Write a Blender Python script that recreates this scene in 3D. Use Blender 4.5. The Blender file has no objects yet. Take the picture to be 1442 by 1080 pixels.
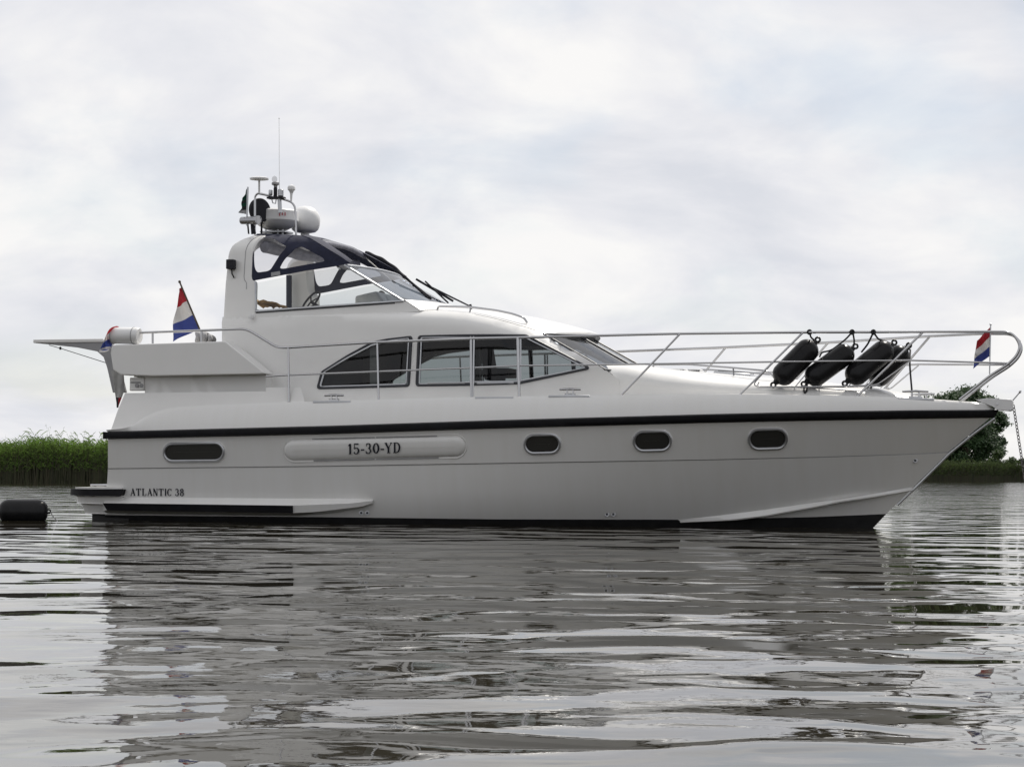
import bpy, bmesh, math, random
import numpy as np
from mathutils import Vector, Matrix
from mathutils.geometry import delaunay_2d_cdt
random.seed(7); rng = np.random.default_rng(7)
SC = bpy.context.scene; COL = SC.collection
R = math.radians

# ------------------------------------------------------------------ camera, sky, sun, exposure
F = 3200.0; CX, CY = 721.0, 540.0          # focal length and centre, in pixels of the photograph (1442 x 1080)
CAM_H = 0.63; PITCH = 127.0 / F; ROLL = R(0.45)
cam = bpy.data.cameras.new('camera'); camo = bpy.data.objects.new('camera', cam); COL.objects.link(camo)
cam.sensor_width = 36.0; cam.lens = F / 1442.0 * 36.0; cam.clip_start = 0.1; cam.clip_end = 6000
CAM_R = Matrix.Rotation(math.atan(PITCH), 3, 'X') @ Matrix.Rotation(R(90), 3, 'X') @ Matrix.Rotation(ROLL, 3, 'Z')
camo.matrix_world = Matrix.Translation((0, 0, CAM_H)) @ CAM_R.to_4x4()
SC.camera = camo

SUN_EL, SUN_AZ = R(52), R(28)              # azimuth from +Y (behind the boat) towards +X (the bow side)
sun_dir = Vector((math.sin(SUN_AZ) * math.cos(SUN_EL), math.cos(SUN_AZ) * math.cos(SUN_EL), math.sin(SUN_EL)))
sl = bpy.data.lights.new('sun', 'SUN'); sl.energy = 3.6; sl.angle = R(0.6); sl.color = (1.0, 0.95, 0.87)
so = bpy.data.objects.new('sun', sl); COL.objects.link(so)
so.rotation_euler = (-sun_dir).to_track_quat('-Z', 'Y').to_euler()

W = bpy.data.worlds.new('World'); SC.world = W; W.use_nodes = True
def build_world():
    nt = W.node_tree; N = nt.nodes; N.clear(); L = nt.links.new
    out = N.new('ShaderNodeOutputWorld')
    sky = N.new('ShaderNodeTexSky'); sky.sky_type = 'NISHITA'; sky.sun_disc = False
    sky.sun_elevation = SUN_EL; sky.sun_rotation = SUN_AZ; sky.air_density = 1.0; sky.dust_density = 0.6; sky.ozone_density = 1.5
    b1 = N.new('ShaderNodeBackground'); b1.inputs[1].default_value = 0.085; L(sky.outputs[0], b1.inputs[0])
    tc = N.new('ShaderNodeTexCoord')
    sep = N.new('ShaderNodeSeparateXYZ'); L(tc.outputs['Generated'], sep.inputs[0])
    def math_(op, a, b=None, clamp=False):
        m = N.new('ShaderNodeMath'); m.operation = op; m.use_clamp = clamp
        for i, v in enumerate((a, b)):
            if v is None: continue
            if isinstance(v, (int, float)): m.inputs[i].default_value = v
            else: L(v, m.inputs[i])
        return m.outputs[0]
    zz = math_('ADD', math_('ABSOLUTE', sep.outputs[2]), 0.36)
    comb = N.new('ShaderNodeCombineXYZ')
    L(math_('DIVIDE', sep.outputs[0], zz), comb.inputs[0]); L(math_('DIVIDE', sep.outputs[1], zz), comb.inputs[1])
    def noise(scale, det, rough, off, dist=0.0):
        mp = N.new('ShaderNodeMapping'); mp.inputs['Location'].default_value = off; L(comb.outputs[0], mp.inputs[0])
        n = N.new('ShaderNodeTexNoise'); n.inputs['Scale'].default_value = scale; n.inputs['Detail'].default_value = det
        n.inputs['Roughness'].default_value = rough; n.inputs['Distortion'].default_value = dist
        L(mp.outputs[0], n.inputs['Vector']); return n.outputs[0]
    def ramp(v, stops):
        r = N.new('ShaderNodeValToRGB'); L(v, r.inputs[0]); e = r.color_ramp.elements
        while len(e) < len(stops): e.new(0.5)
        for k, (p, c) in enumerate(stops): e[k].position = p; e[k].color = (*c, 1)
        return r.outputs[0]
    cover = noise(3.4, 10, 0.54, (5.3, 1.9, 0.0), 0.25)
    shade = noise(3.6, 9, 0.54, (7.7, 3.4, 1.0), 0.35)
    cloud_col = ramp(shade, [(0.36, (0.60, 0.615, 0.66)), (0.48, (0.69, 0.693, 0.722)), (0.60, (0.80, 0.79, 0.782))])
    # the cloud deck is brightest towards the sun and dims away from it
    dot = N.new('ShaderNodeVectorMath'); dot.operation = 'DOT_PRODUCT'; L(tc.outputs['Generated'], dot.inputs[0])
    dot.inputs[1].default_value = Vector((math.sin(SUN_AZ - 0.6), math.cos(SUN_AZ - 0.6), 0.35)).normalized()
    mr = N.new('ShaderNodeMapRange'); mr.interpolation_type = 'SMOOTHSTEP'; L(dot.outputs['Value'], mr.inputs[0])
    mr.inputs[1].default_value = -0.75; mr.inputs[2].default_value = 0.72; mr.inputs[3].default_value = 0.95; mr.inputs[4].default_value = 1.10
    b2 = N.new('ShaderNodeBackground'); L(cloud_col, b2.inputs[0]); L(mr.outputs[0], b2.inputs[1])
    # thinner cloud high over the bow, where pale blue shows through
    for gx, gy, gz, wid, amt in ((0.108, 0.978, 0.200, 0.9985, 0.16), (0.165, 0.972, 0.165, 0.9990, 0.13)):
        gd = N.new('ShaderNodeVectorMath'); gd.operation = 'DOT_PRODUCT'; L(tc.outputs['Generated'], gd.inputs[0]); gd.inputs[1].default_value = Vector((gx, gy, gz)).normalized()
        gm = N.new('ShaderNodeMapRange'); gm.interpolation_type = 'SMOOTHSTEP'; L(gd.outputs['Value'], gm.inputs[0]); gm.inputs[1].default_value = wid; gm.inputs[2].default_value = 1.0; gm.inputs[4].default_value = amt
        cover = math_('SUBTRACT', cover, gm.outputs[0])
    mask = N.new('ShaderNodeMapRange'); mask.interpolation_type = 'SMOOTHSTEP'; L(cover, mask.inputs[0])
    mask.inputs[1].default_value = 0.30; mask.inputs[2].default_value = 0.52; mask.inputs[3].default_value = 0.68; mask.inputs[4].default_value = 0.99
    mx = N.new('ShaderNodeMixShader'); L(mask.outputs[0], mx.inputs[0]); L(b1.outputs[0], mx.inputs[1]); L(b2.outputs[0], mx.inputs[2])
    L(mx.outputs[0], out.inputs[0])
build_world()
SC.view_settings.view_transform = 'Standard'; SC.view_settings.look = 'None'
SC.view_settings.exposure = 0.12; SC.view_settings.gamma = 1.0; SC.view_settings.use_curve_mapping = False
SC.render.engine = 'CYCLES'
SC.cycles.max_bounces = 10; SC.cycles.transparent_max_bounces = 24; SC.cycles.use_denoising = True
SC.cycles.caustics_reflective = False; SC.cycles.caustics_refractive = False

# ------------------------------------------------------------------ boat frame: x to the bow, y to port, z up from the waterline
PSI = R(16.0); BO = Vector((0.605, 29.1, 0.0))
Rb = Matrix.Rotation(-PSI, 3, 'Z'); RbT = Rb.transposed(); CAM_RT = CAM_R.transposed()
CAMP = Vector((0, 0, CAM_H)); CAM_L = RbT @ (CAMP - BO)
def ray(u, v): return RbT @ (CAM_R @ Vector(((u - CX) / F, -(v - CY) / F, -1.0)))
def on_y(u, v, y):                       # point of the boat plane y = const seen at (u, v); starboard is -y
    d = ray(u, v); return CAM_L + d * ((y - CAM_L.y) / d.y)
def P(u, v, yf):                         # starboard point on the surface y = -yf(x, z)
    if not callable(yf): return on_y(u, v, -yf)
    y = 1.4
    for _ in range(14):
        p = on_y(u, v, -y); y = 0.5 * y + 0.5 * yf(p.x, p.z)
    return on_y(u, v, -y)
def proj(p):
    q = CAM_RT @ (BO + Rb @ Vector(p) - CAMP); return CX + q.x / -q.z * F, CY - q.y / -q.z * F, -q.z
def world_at(u, v, Y):                   # world point at depth Y
    d = CAM_R @ Vector(((u - CX) / F, -(v - CY) / F, -1.0)); return CAMP + d * (Y / d.y)

# ------------------------------------------------------------------ materials
def mat(name, col, rough=0.4, metal=0.0, coat=0.0, spec=0.5, var=0.0, vscale=6.0, bump=0.0, bscale=60.0, ior=1.5):
    m = bpy.data.materials.new(name); m.use_nodes = True; nt = m.node_tree; b = nt.nodes['Principled BSDF']
    b.inputs['Base Color'].default_value = (*col, 1); b.inputs['Roughness'].default_value = rough; b.inputs['Metallic'].default_value = metal
    b.inputs['Coat Weight'].default_value = coat; b.inputs['Coat Roughness'].default_value = 0.06
    b.inputs['Specular IOR Level'].default_value = spec; b.inputs['IOR'].default_value = ior
    tc = nt.nodes.new('ShaderNodeTexCoord')
    if var:
        n = nt.nodes.new('ShaderNodeTexNoise'); n.inputs['Scale'].default_value = vscale; n.inputs['Detail'].default_value = 6
        nt.links.new(tc.outputs['Object'], n.inputs['Vector'])
        r = nt.nodes.new('ShaderNodeMapRange'); r.inputs[1].default_value = 0.3; r.inputs[2].default_value = 0.7
        r.inputs[3].default_value = 1 - var; r.inputs[4].default_value = 1 + var; nt.links.new(n.outputs[0], r.inputs[0])
        mx = nt.nodes.new('ShaderNodeVectorMath'); mx.operation = 'SCALE'; mx.inputs[0].default_value = col
        nt.links.new(r.outputs[0], mx.inputs['Scale']); nt.links.new(mx.outputs[0], b.inputs['Base Color'])
    if bump:
        n = nt.nodes.new('ShaderNodeTexNoise'); n.inputs['Scale'].default_value = bscale; n.inputs['Detail'].default_value = 4
        nt.links.new(tc.outputs['Object'], n.inputs['Vector'])
        bp = nt.nodes.new('ShaderNodeBump'); bp.inputs['Strength'].default_value = bump; bp.inputs['Distance'].default_value = 0.01
        nt.links.new(n.outputs[0], bp.inputs['Height']); nt.links.new(bp.outputs[0], b.inputs['Normal'])
    return m
def glass(name, tint, refl_ior=1.5, rough=0.0, haze=0.0, haze_col=(0.5, 0.5, 0.5)):
    m = bpy.data.materials.new(name); m.use_nodes = True; nt = m.node_tree; N = nt.nodes; N.clear(); L = nt.links.new
    o = N.new('ShaderNodeOutputMaterial'); t = N.new('ShaderNodeBsdfTransparent'); t.inputs[0].default_value = (*tint, 1)
    g = N.new('ShaderNodeBsdfGlossy'); g.inputs['Roughness'].default_value = rough
    f = N.new('ShaderNodeFresnel'); ge = N.new('ShaderNodeNewGeometry'); mi = N.new('ShaderNodeMapRange')   # a thin pane reflects the same from both sides
    mi.inputs[3].default_value = refl_ior; mi.inputs[4].default_value = 1 / refl_ior; L(ge.outputs['Backfacing'], mi.inputs[0]); L(mi.outputs[0], f.inputs[0])
    base = t.outputs[0]
    if haze:
        d = N.new('ShaderNodeBsdfDiffuse'); d.inputs[0].default_value = (*haze_col, 1)
        mh = N.new('ShaderNodeMixShader'); mh.inputs[0].default_value = haze; L(t.outputs[0], mh.inputs[1]); L(d.outputs[0], mh.inputs[2]); base = mh.outputs[0]
    mx = N.new('ShaderNodeMixShader'); L(f.outputs[0], mx.inputs[0]); L(base, mx.inputs[1]); L(g.outputs[0], mx.inputs[2]); L(mx.outputs[0], o.inputs[0])
    return m
def hull_material():
    m = mat('hull_gelcoat', (0.74, 0.735, 0.72), 0.22, coat=0.3, bump=0.02, bscale=2.5)
    nt = m.node_tree; b = nt.nodes['Principled BSDF']; N = nt.nodes; L = nt.links.new
    tc = N.new('ShaderNodeTexCoord'); mp = N.new('ShaderNodeMapping'); mp.inputs['Scale'].default_value = (5, 1, 0.5); L(tc.outputs['Object'], mp.inputs[0])
    n = N.new('ShaderNodeTexNoise'); n.inputs['Scale'].default_value = 1.6; n.inputs['Detail'].default_value = 7; L(mp.outputs[0], n.inputs['Vector'])
    r = N.new('ShaderNodeValToRGB'); r.color_ramp.elements[0].position = 0.3; r.color_ramp.elements[0].color = (0.725, 0.72, 0.70, 1)
    r.color_ramp.elements[1].position = 0.62; r.color_ramp.elements[1].color = (0.745, 0.742, 0.73, 1)
    L(n.outputs[0], r.inputs[0]); L(r.outputs[0], b.inputs['Base Color'])
    return m
M = dict(
    hull=hull_material(),
    gel=mat('white_gelcoat', (0.76, 0.755, 0.74), 0.28, coat=0.25, var=0.02, vscale=3, bump=0.015, bscale=3),
    deck=mat('nonslip_deck', (0.72, 0.71, 0.68), 0.7, var=0.04, vscale=20, bump=0.3, bscale=300),
    black=mat('black_rubber', (0.012, 0.012, 0.013), 0.26, spec=0.18, var=0.25, vscale=9, bump=0.08, bscale=40),
    rubber_strip=mat('black_rub_strip', (0.014, 0.014, 0.016), 0.5, spec=0.10, var=0.2, vscale=9),
    antifoul=mat('black_antifouling', (0.012, 0.012, 0.013), 0.6, var=0.4, vscale=8),
    steel=mat('polished_steel', (0.46, 0.46, 0.47), 0.12, metal=1.0),
    alu=mat('anodised_aluminium', (0.50, 0.51, 0.53), 0.35, metal=0.85, var=0.05),
    seam=mat('dark_sealant', (0.03, 0.032, 0.04), 0.5),
    glass=glass('tinted_glass', (0.50, 0.53, 0.53), 1.5),
    clear=glass('clear_glass', (0.86, 0.88, 0.88), 1.45),
    screen=glass('windscreen_glass', (0.30, 0.33, 0.38), 1.45, haze=0.02, haze_col=(0.6, 0.62, 0.68)),
    vinyl=glass('clear_vinyl', (0.84, 0.84, 0.86), 1.45, rough=0.08, haze=0.10, haze_col=(0.5, 0.5, 0.55)),
    pane=mat('dark_porthole_glass', (0.034, 0.034, 0.032), 0.15, spec=0.5),
    navy=mat('navy_canvas', (0.014, 0.017, 0.040), 0.85, var=0.2, vscale=14, bump=0.5, bscale=25),
    canvas=mat('black_canvas', (0.016, 0.016, 0.022), 0.85, var=0.2, vscale=10, bump=0.5, bscale=25),
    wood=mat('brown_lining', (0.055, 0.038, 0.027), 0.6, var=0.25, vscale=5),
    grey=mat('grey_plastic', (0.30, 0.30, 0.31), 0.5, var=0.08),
    plastic=mat('white_plastic', (0.74, 0.74, 0.74), 0.35, var=0.02),
    cloth=mat('grey_cloth', (0.42, 0.42, 0.41), 0.9, var=0.12, vscale=9, bump=0.6, bscale=20),
    tan=mat('ochre_cloth', (0.30, 0.17, 0.05), 0.95, var=0.4, vscale=12, bump=0.9, bscale=18),
    red=mat('flag_red', (0.50, 0.05, 0.07), 0.85, var=0.1), white=mat('flag_white', (0.70, 0.69, 0.68), 0.85, var=0.05),
    blue=mat('flag_blue', (0.07, 0.10, 0.34), 0.85, var=0.1), green=mat('flag_green', (0.01, 0.09, 0.06), 0.85),
    yellow=mat('flag_yellow', (0.45, 0.33, 0.03), 0.85), flagblack=mat('flag_black', (0.012, 0.012, 0.014), 0.85),
    ink=mat('navy_lettering', (0.010, 0.011, 0.022), 0.4), redink=mat('red_lettering', (0.45, 0.02, 0.05), 0.4),
    rope=mat('dark_rope', (0.022, 0.022, 0.025), 0.9, bump=0.8, bscale=90),
    chain=mat('galvanised_chain', (0.16, 0.15, 0.15), 0.5, metal=0.7, var=0.2, vscale=30),
    greyblue=mat('grey_blue_vinyl', (0.13, 0.13, 0.165), 0.35, var=0.3, vscale=12, bump=0.5, bscale=20), chrome=mat('chrome', (0.34, 0.34, 0.35), 0.07, metal=1.0),
    bark=mat('grey_bark', (0.07, 0.055, 0.04), 0.9, var=0.3), lamp=glass('lamp_lens', (0.8, 0.8, 0.8)),
    earth=mat('bank_grass', (0.045, 0.060, 0.022), 0.95, var=0.45, vscale=0.4),
)
def two_face(m, inner):                  # thin cloth lets light through
    nt = m.node_tree; b = nt.nodes['Principled BSDF']; o = nt.nodes['Material Output']
    t = nt.nodes.new('ShaderNodeBsdfTranslucent'); t.inputs[0].default_value = (*inner, 1)
    mx = nt.nodes.new('ShaderNodeMixShader'); mx.inputs[0].default_value = 0.4
    nt.links.new(b.outputs[0], mx.inputs[1]); nt.links.new(t.outputs[0], mx.inputs[2]); nt.links.new(mx.outputs[0], o.inputs[0])
two_face(M['red'], (0.45, 0.02, 0.03)); two_face(M['white'], (0.7, 0.69, 0.68)); two_face(M['blue'], (0.04, 0.07, 0.3)); two_face(M['green'], (0.01, 0.10, 0.06))

# ------------------------------------------------------------------ mesh helpers
class MB:
    def __init__(s): s.v = []; s.f = []; s.mi = []
    def add(s, vs, fs, mi=0):
        o = len(s.v); s.v += [tuple(p) for p in vs]; s.f += [tuple(i + o for i in f) for f in fs]; s.mi += [mi] * len(fs); return s
    def mirror(s):
        n = len(s.v); s.v += [(x, -y, z) for x, y, z in s.v]; s.f += [tuple(i + n for i in reversed(f)) for f in list(s.f)]; s.mi += list(s.mi); return s
    def box(s, c, h, rot=None, mi=0):
        m = rot or Matrix.Identity(3)
        vs = [Vector(c) + m @ Vector((sx * h[0], sy * h[1], sz * h[2])) for sx in (-1, 1) for sy in (-1, 1) for sz in (-1, 1)]
        return s.add(vs, [(0, 1, 3, 2), (4, 6, 7, 5), (0, 4, 5, 1), (2, 3, 7, 6), (0, 2, 6, 4), (1, 5, 7, 3)], mi)
    def tube(s, pts, r, n=8, cap=True, mi=0, closed=False):
        pts = [Vector(p) for p in pts]; k = len(pts); rr = r if isinstance(r, (list, tuple)) else [r] * k
        vs = []; fs = []; up = None
        for i, p in enumerate(pts):
            if closed: t = pts[(i + 1) % k] - pts[i - 1]
            else: t = pts[min(i + 1, k - 1)] - pts[max(i - 1, 0)]
            t = t.normalized() if t.length > 1e-9 else Vector((0, 0, 1))
            if up is None: up = t.orthogonal().normalized()
            up = (up - t * up.dot(t)); up = up.normalized() if up.length > 1e-6 else t.orthogonal().normalized()
            w = t.cross(up)
            for j in range(n):
                a = 2 * math.pi * j / n; vs.append(p + (up * math.cos(a) + w * math.sin(a)) * rr[i])
        for i in range(k if closed else k - 1):
            i2 = (i + 1) % k
            for j in range(n): fs.append((i * n + j, i * n + (j + 1) % n, i2 * n + (j + 1) % n, i2 * n + j))
        if cap and not closed: fs += [tuple(reversed(range(n))), tuple(range((k - 1) * n, k * n))]
        return s.add(vs, fs, mi)
    def lathe(s, c, axis, prof, n=20, mi=0):         # prof: (distance along axis, radius)
        a = Vector(axis).normalized(); c = Vector(c)
        return s.tube([c + a * d for d, _ in prof], [max(r, 1e-4) for _, r in prof], n, True, mi)
    def grid(s, rows, mi=0, flip=False):
        m = len(rows[0]); vs = [p for r in rows for p in r]; fs = []
        for i in range(len(rows) - 1):
            for j in range(m - 1):
                q = (i * m + j, i * m + j + 1, (i + 1) * m + j + 1, (i + 1) * m + j); fs.append(q[::-1] if flip else q)
        return s.add(vs, fs, mi)
    def build(s, name, m, parent=None, smooth=35, bevel=0.0, solid=0.0, seg=2, label=None):
        me = bpy.data.meshes.new(name); me.from_pydata(s.v, [], s.f); me.update()
        for q in (m if isinstance(m, (list, tuple)) else [m]): me.materials.append(q)
        if len(me.polygons) == len(s.mi): me.polygons.foreach_set('material_index', s.mi)
        if smooth:
            bm = bmesh.new(); bm.from_mesh(me); bmesh.ops.remove_doubles(bm, verts=bm.verts, dist=1e-5); a = R(smooth)
            for f in bm.faces: f.smooth = True
            for e in bm.edges:
                if len(e.link_faces) != 2 or e.calc_face_angle(0) > a: e.smooth = False
            bm.to_mesh(me); bm.free()
        o = bpy.data.objects.new(name, me); COL.objects.link(o)
        if parent: o.parent = parent
        if solid:
            k = o.modifiers.new('solid', 'SOLIDIFY'); k.thickness = solid; k.offset = -1
        if bevel:
            k = o.modifiers.new('bevel', 'BEVEL'); k.width = bevel; k.segments = seg; k.limit_method = 'ANGLE'; k.angle_limit = R(40)
        if label: o['label'] = label
        return o
    def flipped(s):
        q = MB(); q.v = [(x, -y, z) for x, y, z in s.v]; q.f = [tuple(reversed(f)) for f in s.f]; q.mi = list(s.mi); return q
    def build2(s, name, m, parent=None, **kw):       # the same part on both sides, each an object of its own
        b = s.flipped(); return s.build(name, m, parent, **kw), b.build(name, m, parent, **kw)
def empty(name, loc=(0, 0, 0), rotz=0.0):
    o = bpy.data.objects.new(name, None); COL.objects.link(o); o.location = loc; o.rotation_euler = (0, 0, rotz); return o
def tag(o, label=None, cat=None, group=None, kind=None):
    for k, v in (('label', label), ('category', cat), ('group', group), ('kind', kind)):
        if v: o[k] = v
    return o
def fillet(pts, r, n=5):
    pts = [Vector(p) for p in pts]; out = [pts[0]]
    for a, b, c in zip(pts, pts[1:], pts[2:]):
        d1, d2 = a - b, c - b; k = min(r, d1.length * 0.49, d2.length * 0.49)
        p0, p1 = b + d1.normalized() * k, b + d2.normalized() * k
        for i in range(n + 1):
            t = i / n; out.append(p0 * (1 - t) ** 2 + b * 2 * t * (1 - t) + p1 * t * t)
    return out + [pts[-1]]
def resample(poly, step, closed=True):
    out = []; n = len(poly)
    for i in range(n if closed else n - 1):
        a, b = Vector(poly[i]), Vector(poly[(i + 1) % n]); k = max(1, int((b - a).length / step))
        out += [a.lerp(b, j / k) for j in range(k)]
    if not closed: out.append(Vector(poly[-1]))
    return out
def inside(p, poly):
    c = False; n = len(poly)
    for i in range(n):
        a, b = poly[i], poly[i - 1]
        if (a[1] > p[1]) != (b[1] > p[1]) and p[0] < (b[0] - a[0]) * (p[1] - a[1]) / (b[1] - a[1]) + a[0]: c = not c
    return c
def round_poly(poly, r, n=4):
    out = []; m = len(poly)
    for i in range(m):
        a, b, c = Vector(poly[i - 1]), Vector(poly[i]), Vector(poly[(i + 1) % m]); d1, d2 = a - b, c - b
        k = min(r, d1.length * 0.45, d2.length * 0.45); p0, p1 = b + d1.normalized() * k, b + d2.normalized() * k
        for j in range(n + 1):
            t = j / n; out.append(p0 * (1 - t) ** 2 + b * 2 * t * (1 - t) + p1 * t * t)
    return out
def to_xz(poly, yf): return [Vector((q.x, q.z)) for q in (P(u, v, yf) for u, v in poly)]
def panel(poly, yf, holes=(), step=0.09, off=0.0, mi=0, mb=None):   # starboard surface patch y = -(yf + off); poly and holes in (x, z)
    mb = mb or MB(); poly = resample(poly, step); hs = [resample(h, step) for h in holes]
    pts = list(poly); edges = [(i, (i + 1) % len(poly)) for i in range(len(poly))]
    for h in hs:
        b = len(pts); pts += h; edges += [(b + i, b + (i + 1) % len(h)) for i in range(len(h))]
    xs = [p[0] for p in poly]; zs = [p[1] for p in poly]; bnd = np.array([(p[0], p[1]) for p in pts])
    for x in np.arange(min(xs), max(xs), step):
        for z in np.arange(min(zs), max(zs), step):
            q = (x + 0.013, z + 0.007)
            if inside(q, poly) and not any(inside(q, h) for h in hs) and np.min(np.hypot(bnd[:, 0] - q[0], bnd[:, 1] - q[1])) > step * 0.4:
                pts.append(Vector(q))
    V, E, FC = delaunay_2d_cdt([Vector((p[0], p[1])) for p in pts], edges, [], 0, 1e-6)[:3]
    fs = []
    for f in FC:
        c = sum((V[i] for i in f), Vector((0, 0))) / len(f)
        if inside(c, poly) and not any(inside(c, h) for h in hs):
            a = sum(V[f[i]].x * V[f[(i + 1) % len(f)]].y - V[f[(i + 1) % len(f)]].x * V[f[i]].y for i in range(len(f)))
            fs.append(tuple(f) if a > 0 else tuple(reversed(f)))
    return mb.add([(p.x, -(yf(p.x, p.y) + off), p.y) for p in V], fs, mi)
def loop3(poly, yf, off=0.0, step=0.06): return [Vector((p[0], -(yf(p[0], p[1]) + off), p[1])) for p in resample(poly, step)]
def mir(pts): return [Vector((p[0], -p[1], p[2])) for p in pts]
def itp(x, xs, ys): return float(np.interp(x, xs, ys))

# ------------------------------------------------------------------ water and banks
def build_water():
    m = bpy.data.materials.new('lake_water'); m.use_nodes = True; nt = m.node_tree; N = nt.nodes; L = nt.links.new; b = N['Principled BSDF']
    b.inputs['Base Color'].default_value = (0.030, 0.026, 0.016, 1); b.inputs['Roughness'].default_value = 0.015; b.inputs['IOR'].default_value = 1.37
    tc = N.new('ShaderNodeTexCoord')
    def noise(scale, det, sx=1.0, rot=0.0, rough=0.5, dist=0.0, w=0.0):
        mp = N.new('ShaderNodeMapping'); mp.inputs['Scale'].default_value = (sx, 1, 1); mp.inputs['Rotation'].default_value = (0, 0, rot); mp.inputs['Location'].default_value = (w, w * 1.7, 0)
        L(tc.outputs['Object'], mp.inputs[0]); n = N.new('ShaderNodeTexNoise'); n.inputs['Scale'].default_value = scale; n.inputs['Detail'].default_value = det
        n.inputs['Roughness'].default_value = rough; n.inputs['Distortion'].default_value = dist; L(mp.outputs[0], n.inputs['Vector']); return n.outputs[0]
    def mul(a, k):
        q = N.new('ShaderNodeMath'); q.operation = 'MULTIPLY'; L(a, q.inputs[0])
        if isinstance(k, float): q.inputs[1].default_value = k
        else: L(k, q.inputs[1])
        return q.outputs[0]
    def add(a, c):
        q = N.new('ShaderNodeMath'); q.operation = 'ADD'; L(a, q.inputs[0]); L(c, q.inputs[1]); return q.outputs[0]
    mask = N.new('ShaderNodeMapRange'); L(noise(0.22, 3, 0.5, 0.3, w=4.0), mask.inputs[0])
    mask.inputs[1].default_value = 0.42; mask.inputs[2].default_value = 0.62; mask.inputs[3].default_value = 0.12; mask.inputs[4].default_value = 1.0
    swell = mul(noise(1.0, 0.6, 1.0, 0.22, dist=0.5, w=2.0), 0.050)
    wave = mul(noise(2.5, 0.8, 0.9, -0.25, dist=0.6), 0.0082)
    sy = N.new('ShaderNodeSeparateXYZ'); L(tc.outputs['Object'], sy.inputs[0]); wind = N.new('ShaderNodeMapRange'); L(sy.outputs[1], wind.inputs[0])
    wind.inputs[1].default_value = 27; wind.inputs[2].default_value = 60; wind.inputs[3].default_value = 1.0; wind.inputs[4].default_value = 9.0     # open water beyond the boat is ruffled
    rip = mul(mul(mul(noise(7.0, 2.0, 0.9, 0.5), 0.0013), mask.outputs[0]), wind.outputs[0])
    fine = mul(mul(noise(24.0, 2.0, 1.0, 0.1), 0.00022), mask.outputs[0])
    h = add(add(swell, wave), add(rip, fine))
    bp = N.new('ShaderNodeBump'); bp.inputs['Strength'].default_value = 1.0; bp.inputs['Distance'].default_value = 1.0
    L(h, bp.inputs['Height']); L(bp.outputs[0], b.inputs['Normal'])
    mb = MB(); S = 4000
    mb.add([(-S, -S, 0), (S, -S, 0), (S, S, 0), (-S, S, 0)], [(0, 1, 2, 3)])
    o = mb.build('water', m, smooth=0); tag(o, kind='structure')
build_water()

def leaf_mat(name, cols, trans=0.35):
    m = bpy.data.materials.new(name); m.use_nodes = True; nt = m.node_tree; N = nt.nodes; L = nt.links.new; b = N['Principled BSDF']; o = N['Material Output']
    g = N.new('ShaderNodeNewGeometry'); r = N.new('ShaderNodeValToRGB'); e = r.color_ramp.elements
    while len(e) < len(cols): e.new(0.5)
    for k, c in enumerate(cols): e[k].position = k / (len(cols) - 1); e[k].color = (*c, 1)
    L(g.outputs['Random Per Island'], r.inputs[0]); L(r.outputs[0], b.inputs['Base Color']); b.inputs['Roughness'].default_value = 0.6
    t = N.new('ShaderNodeBsdfTranslucent'); L(r.outputs[0], t.inputs[0]); mx = N.new('ShaderNodeMixShader'); mx.inputs[0].default_value = trans
    L(b.outputs[0], mx.inputs[1]); L(t.outputs[0], mx.inputs[2]); L(mx.outputs[0], o.inputs[0]); return m
REED = leaf_mat('reed_leaves', [(0.07, 0.11, 0.02), (0.11, 0.20, 0.03), (0.15, 0.26, 0.045), (0.21, 0.29, 0.08)], 0.45)
STALK = leaf_mat('reed_stalks', [(0.03, 0.032, 0.014), (0.055, 0.05, 0.022), (0.04, 0.055, 0.016)], 0.15)
REEDF = leaf_mat('far_reed_leaves', [(0.03, 0.045, 0.014), (0.05, 0.075, 0.02), (0.07, 0.10, 0.03)], 0.35)
TREE = leaf_mat('tree_leaves', [(0.022, 0.048, 0.016), (0.036, 0.078, 0.024), (0.055, 0.105, 0.034)], 0.3)
BUSH = leaf_mat('bush_leaves', [(0.03, 0.055, 0.015), (0.05, 0.09, 0.02), (0.07, 0.12, 0.03)], 0.35)

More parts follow.
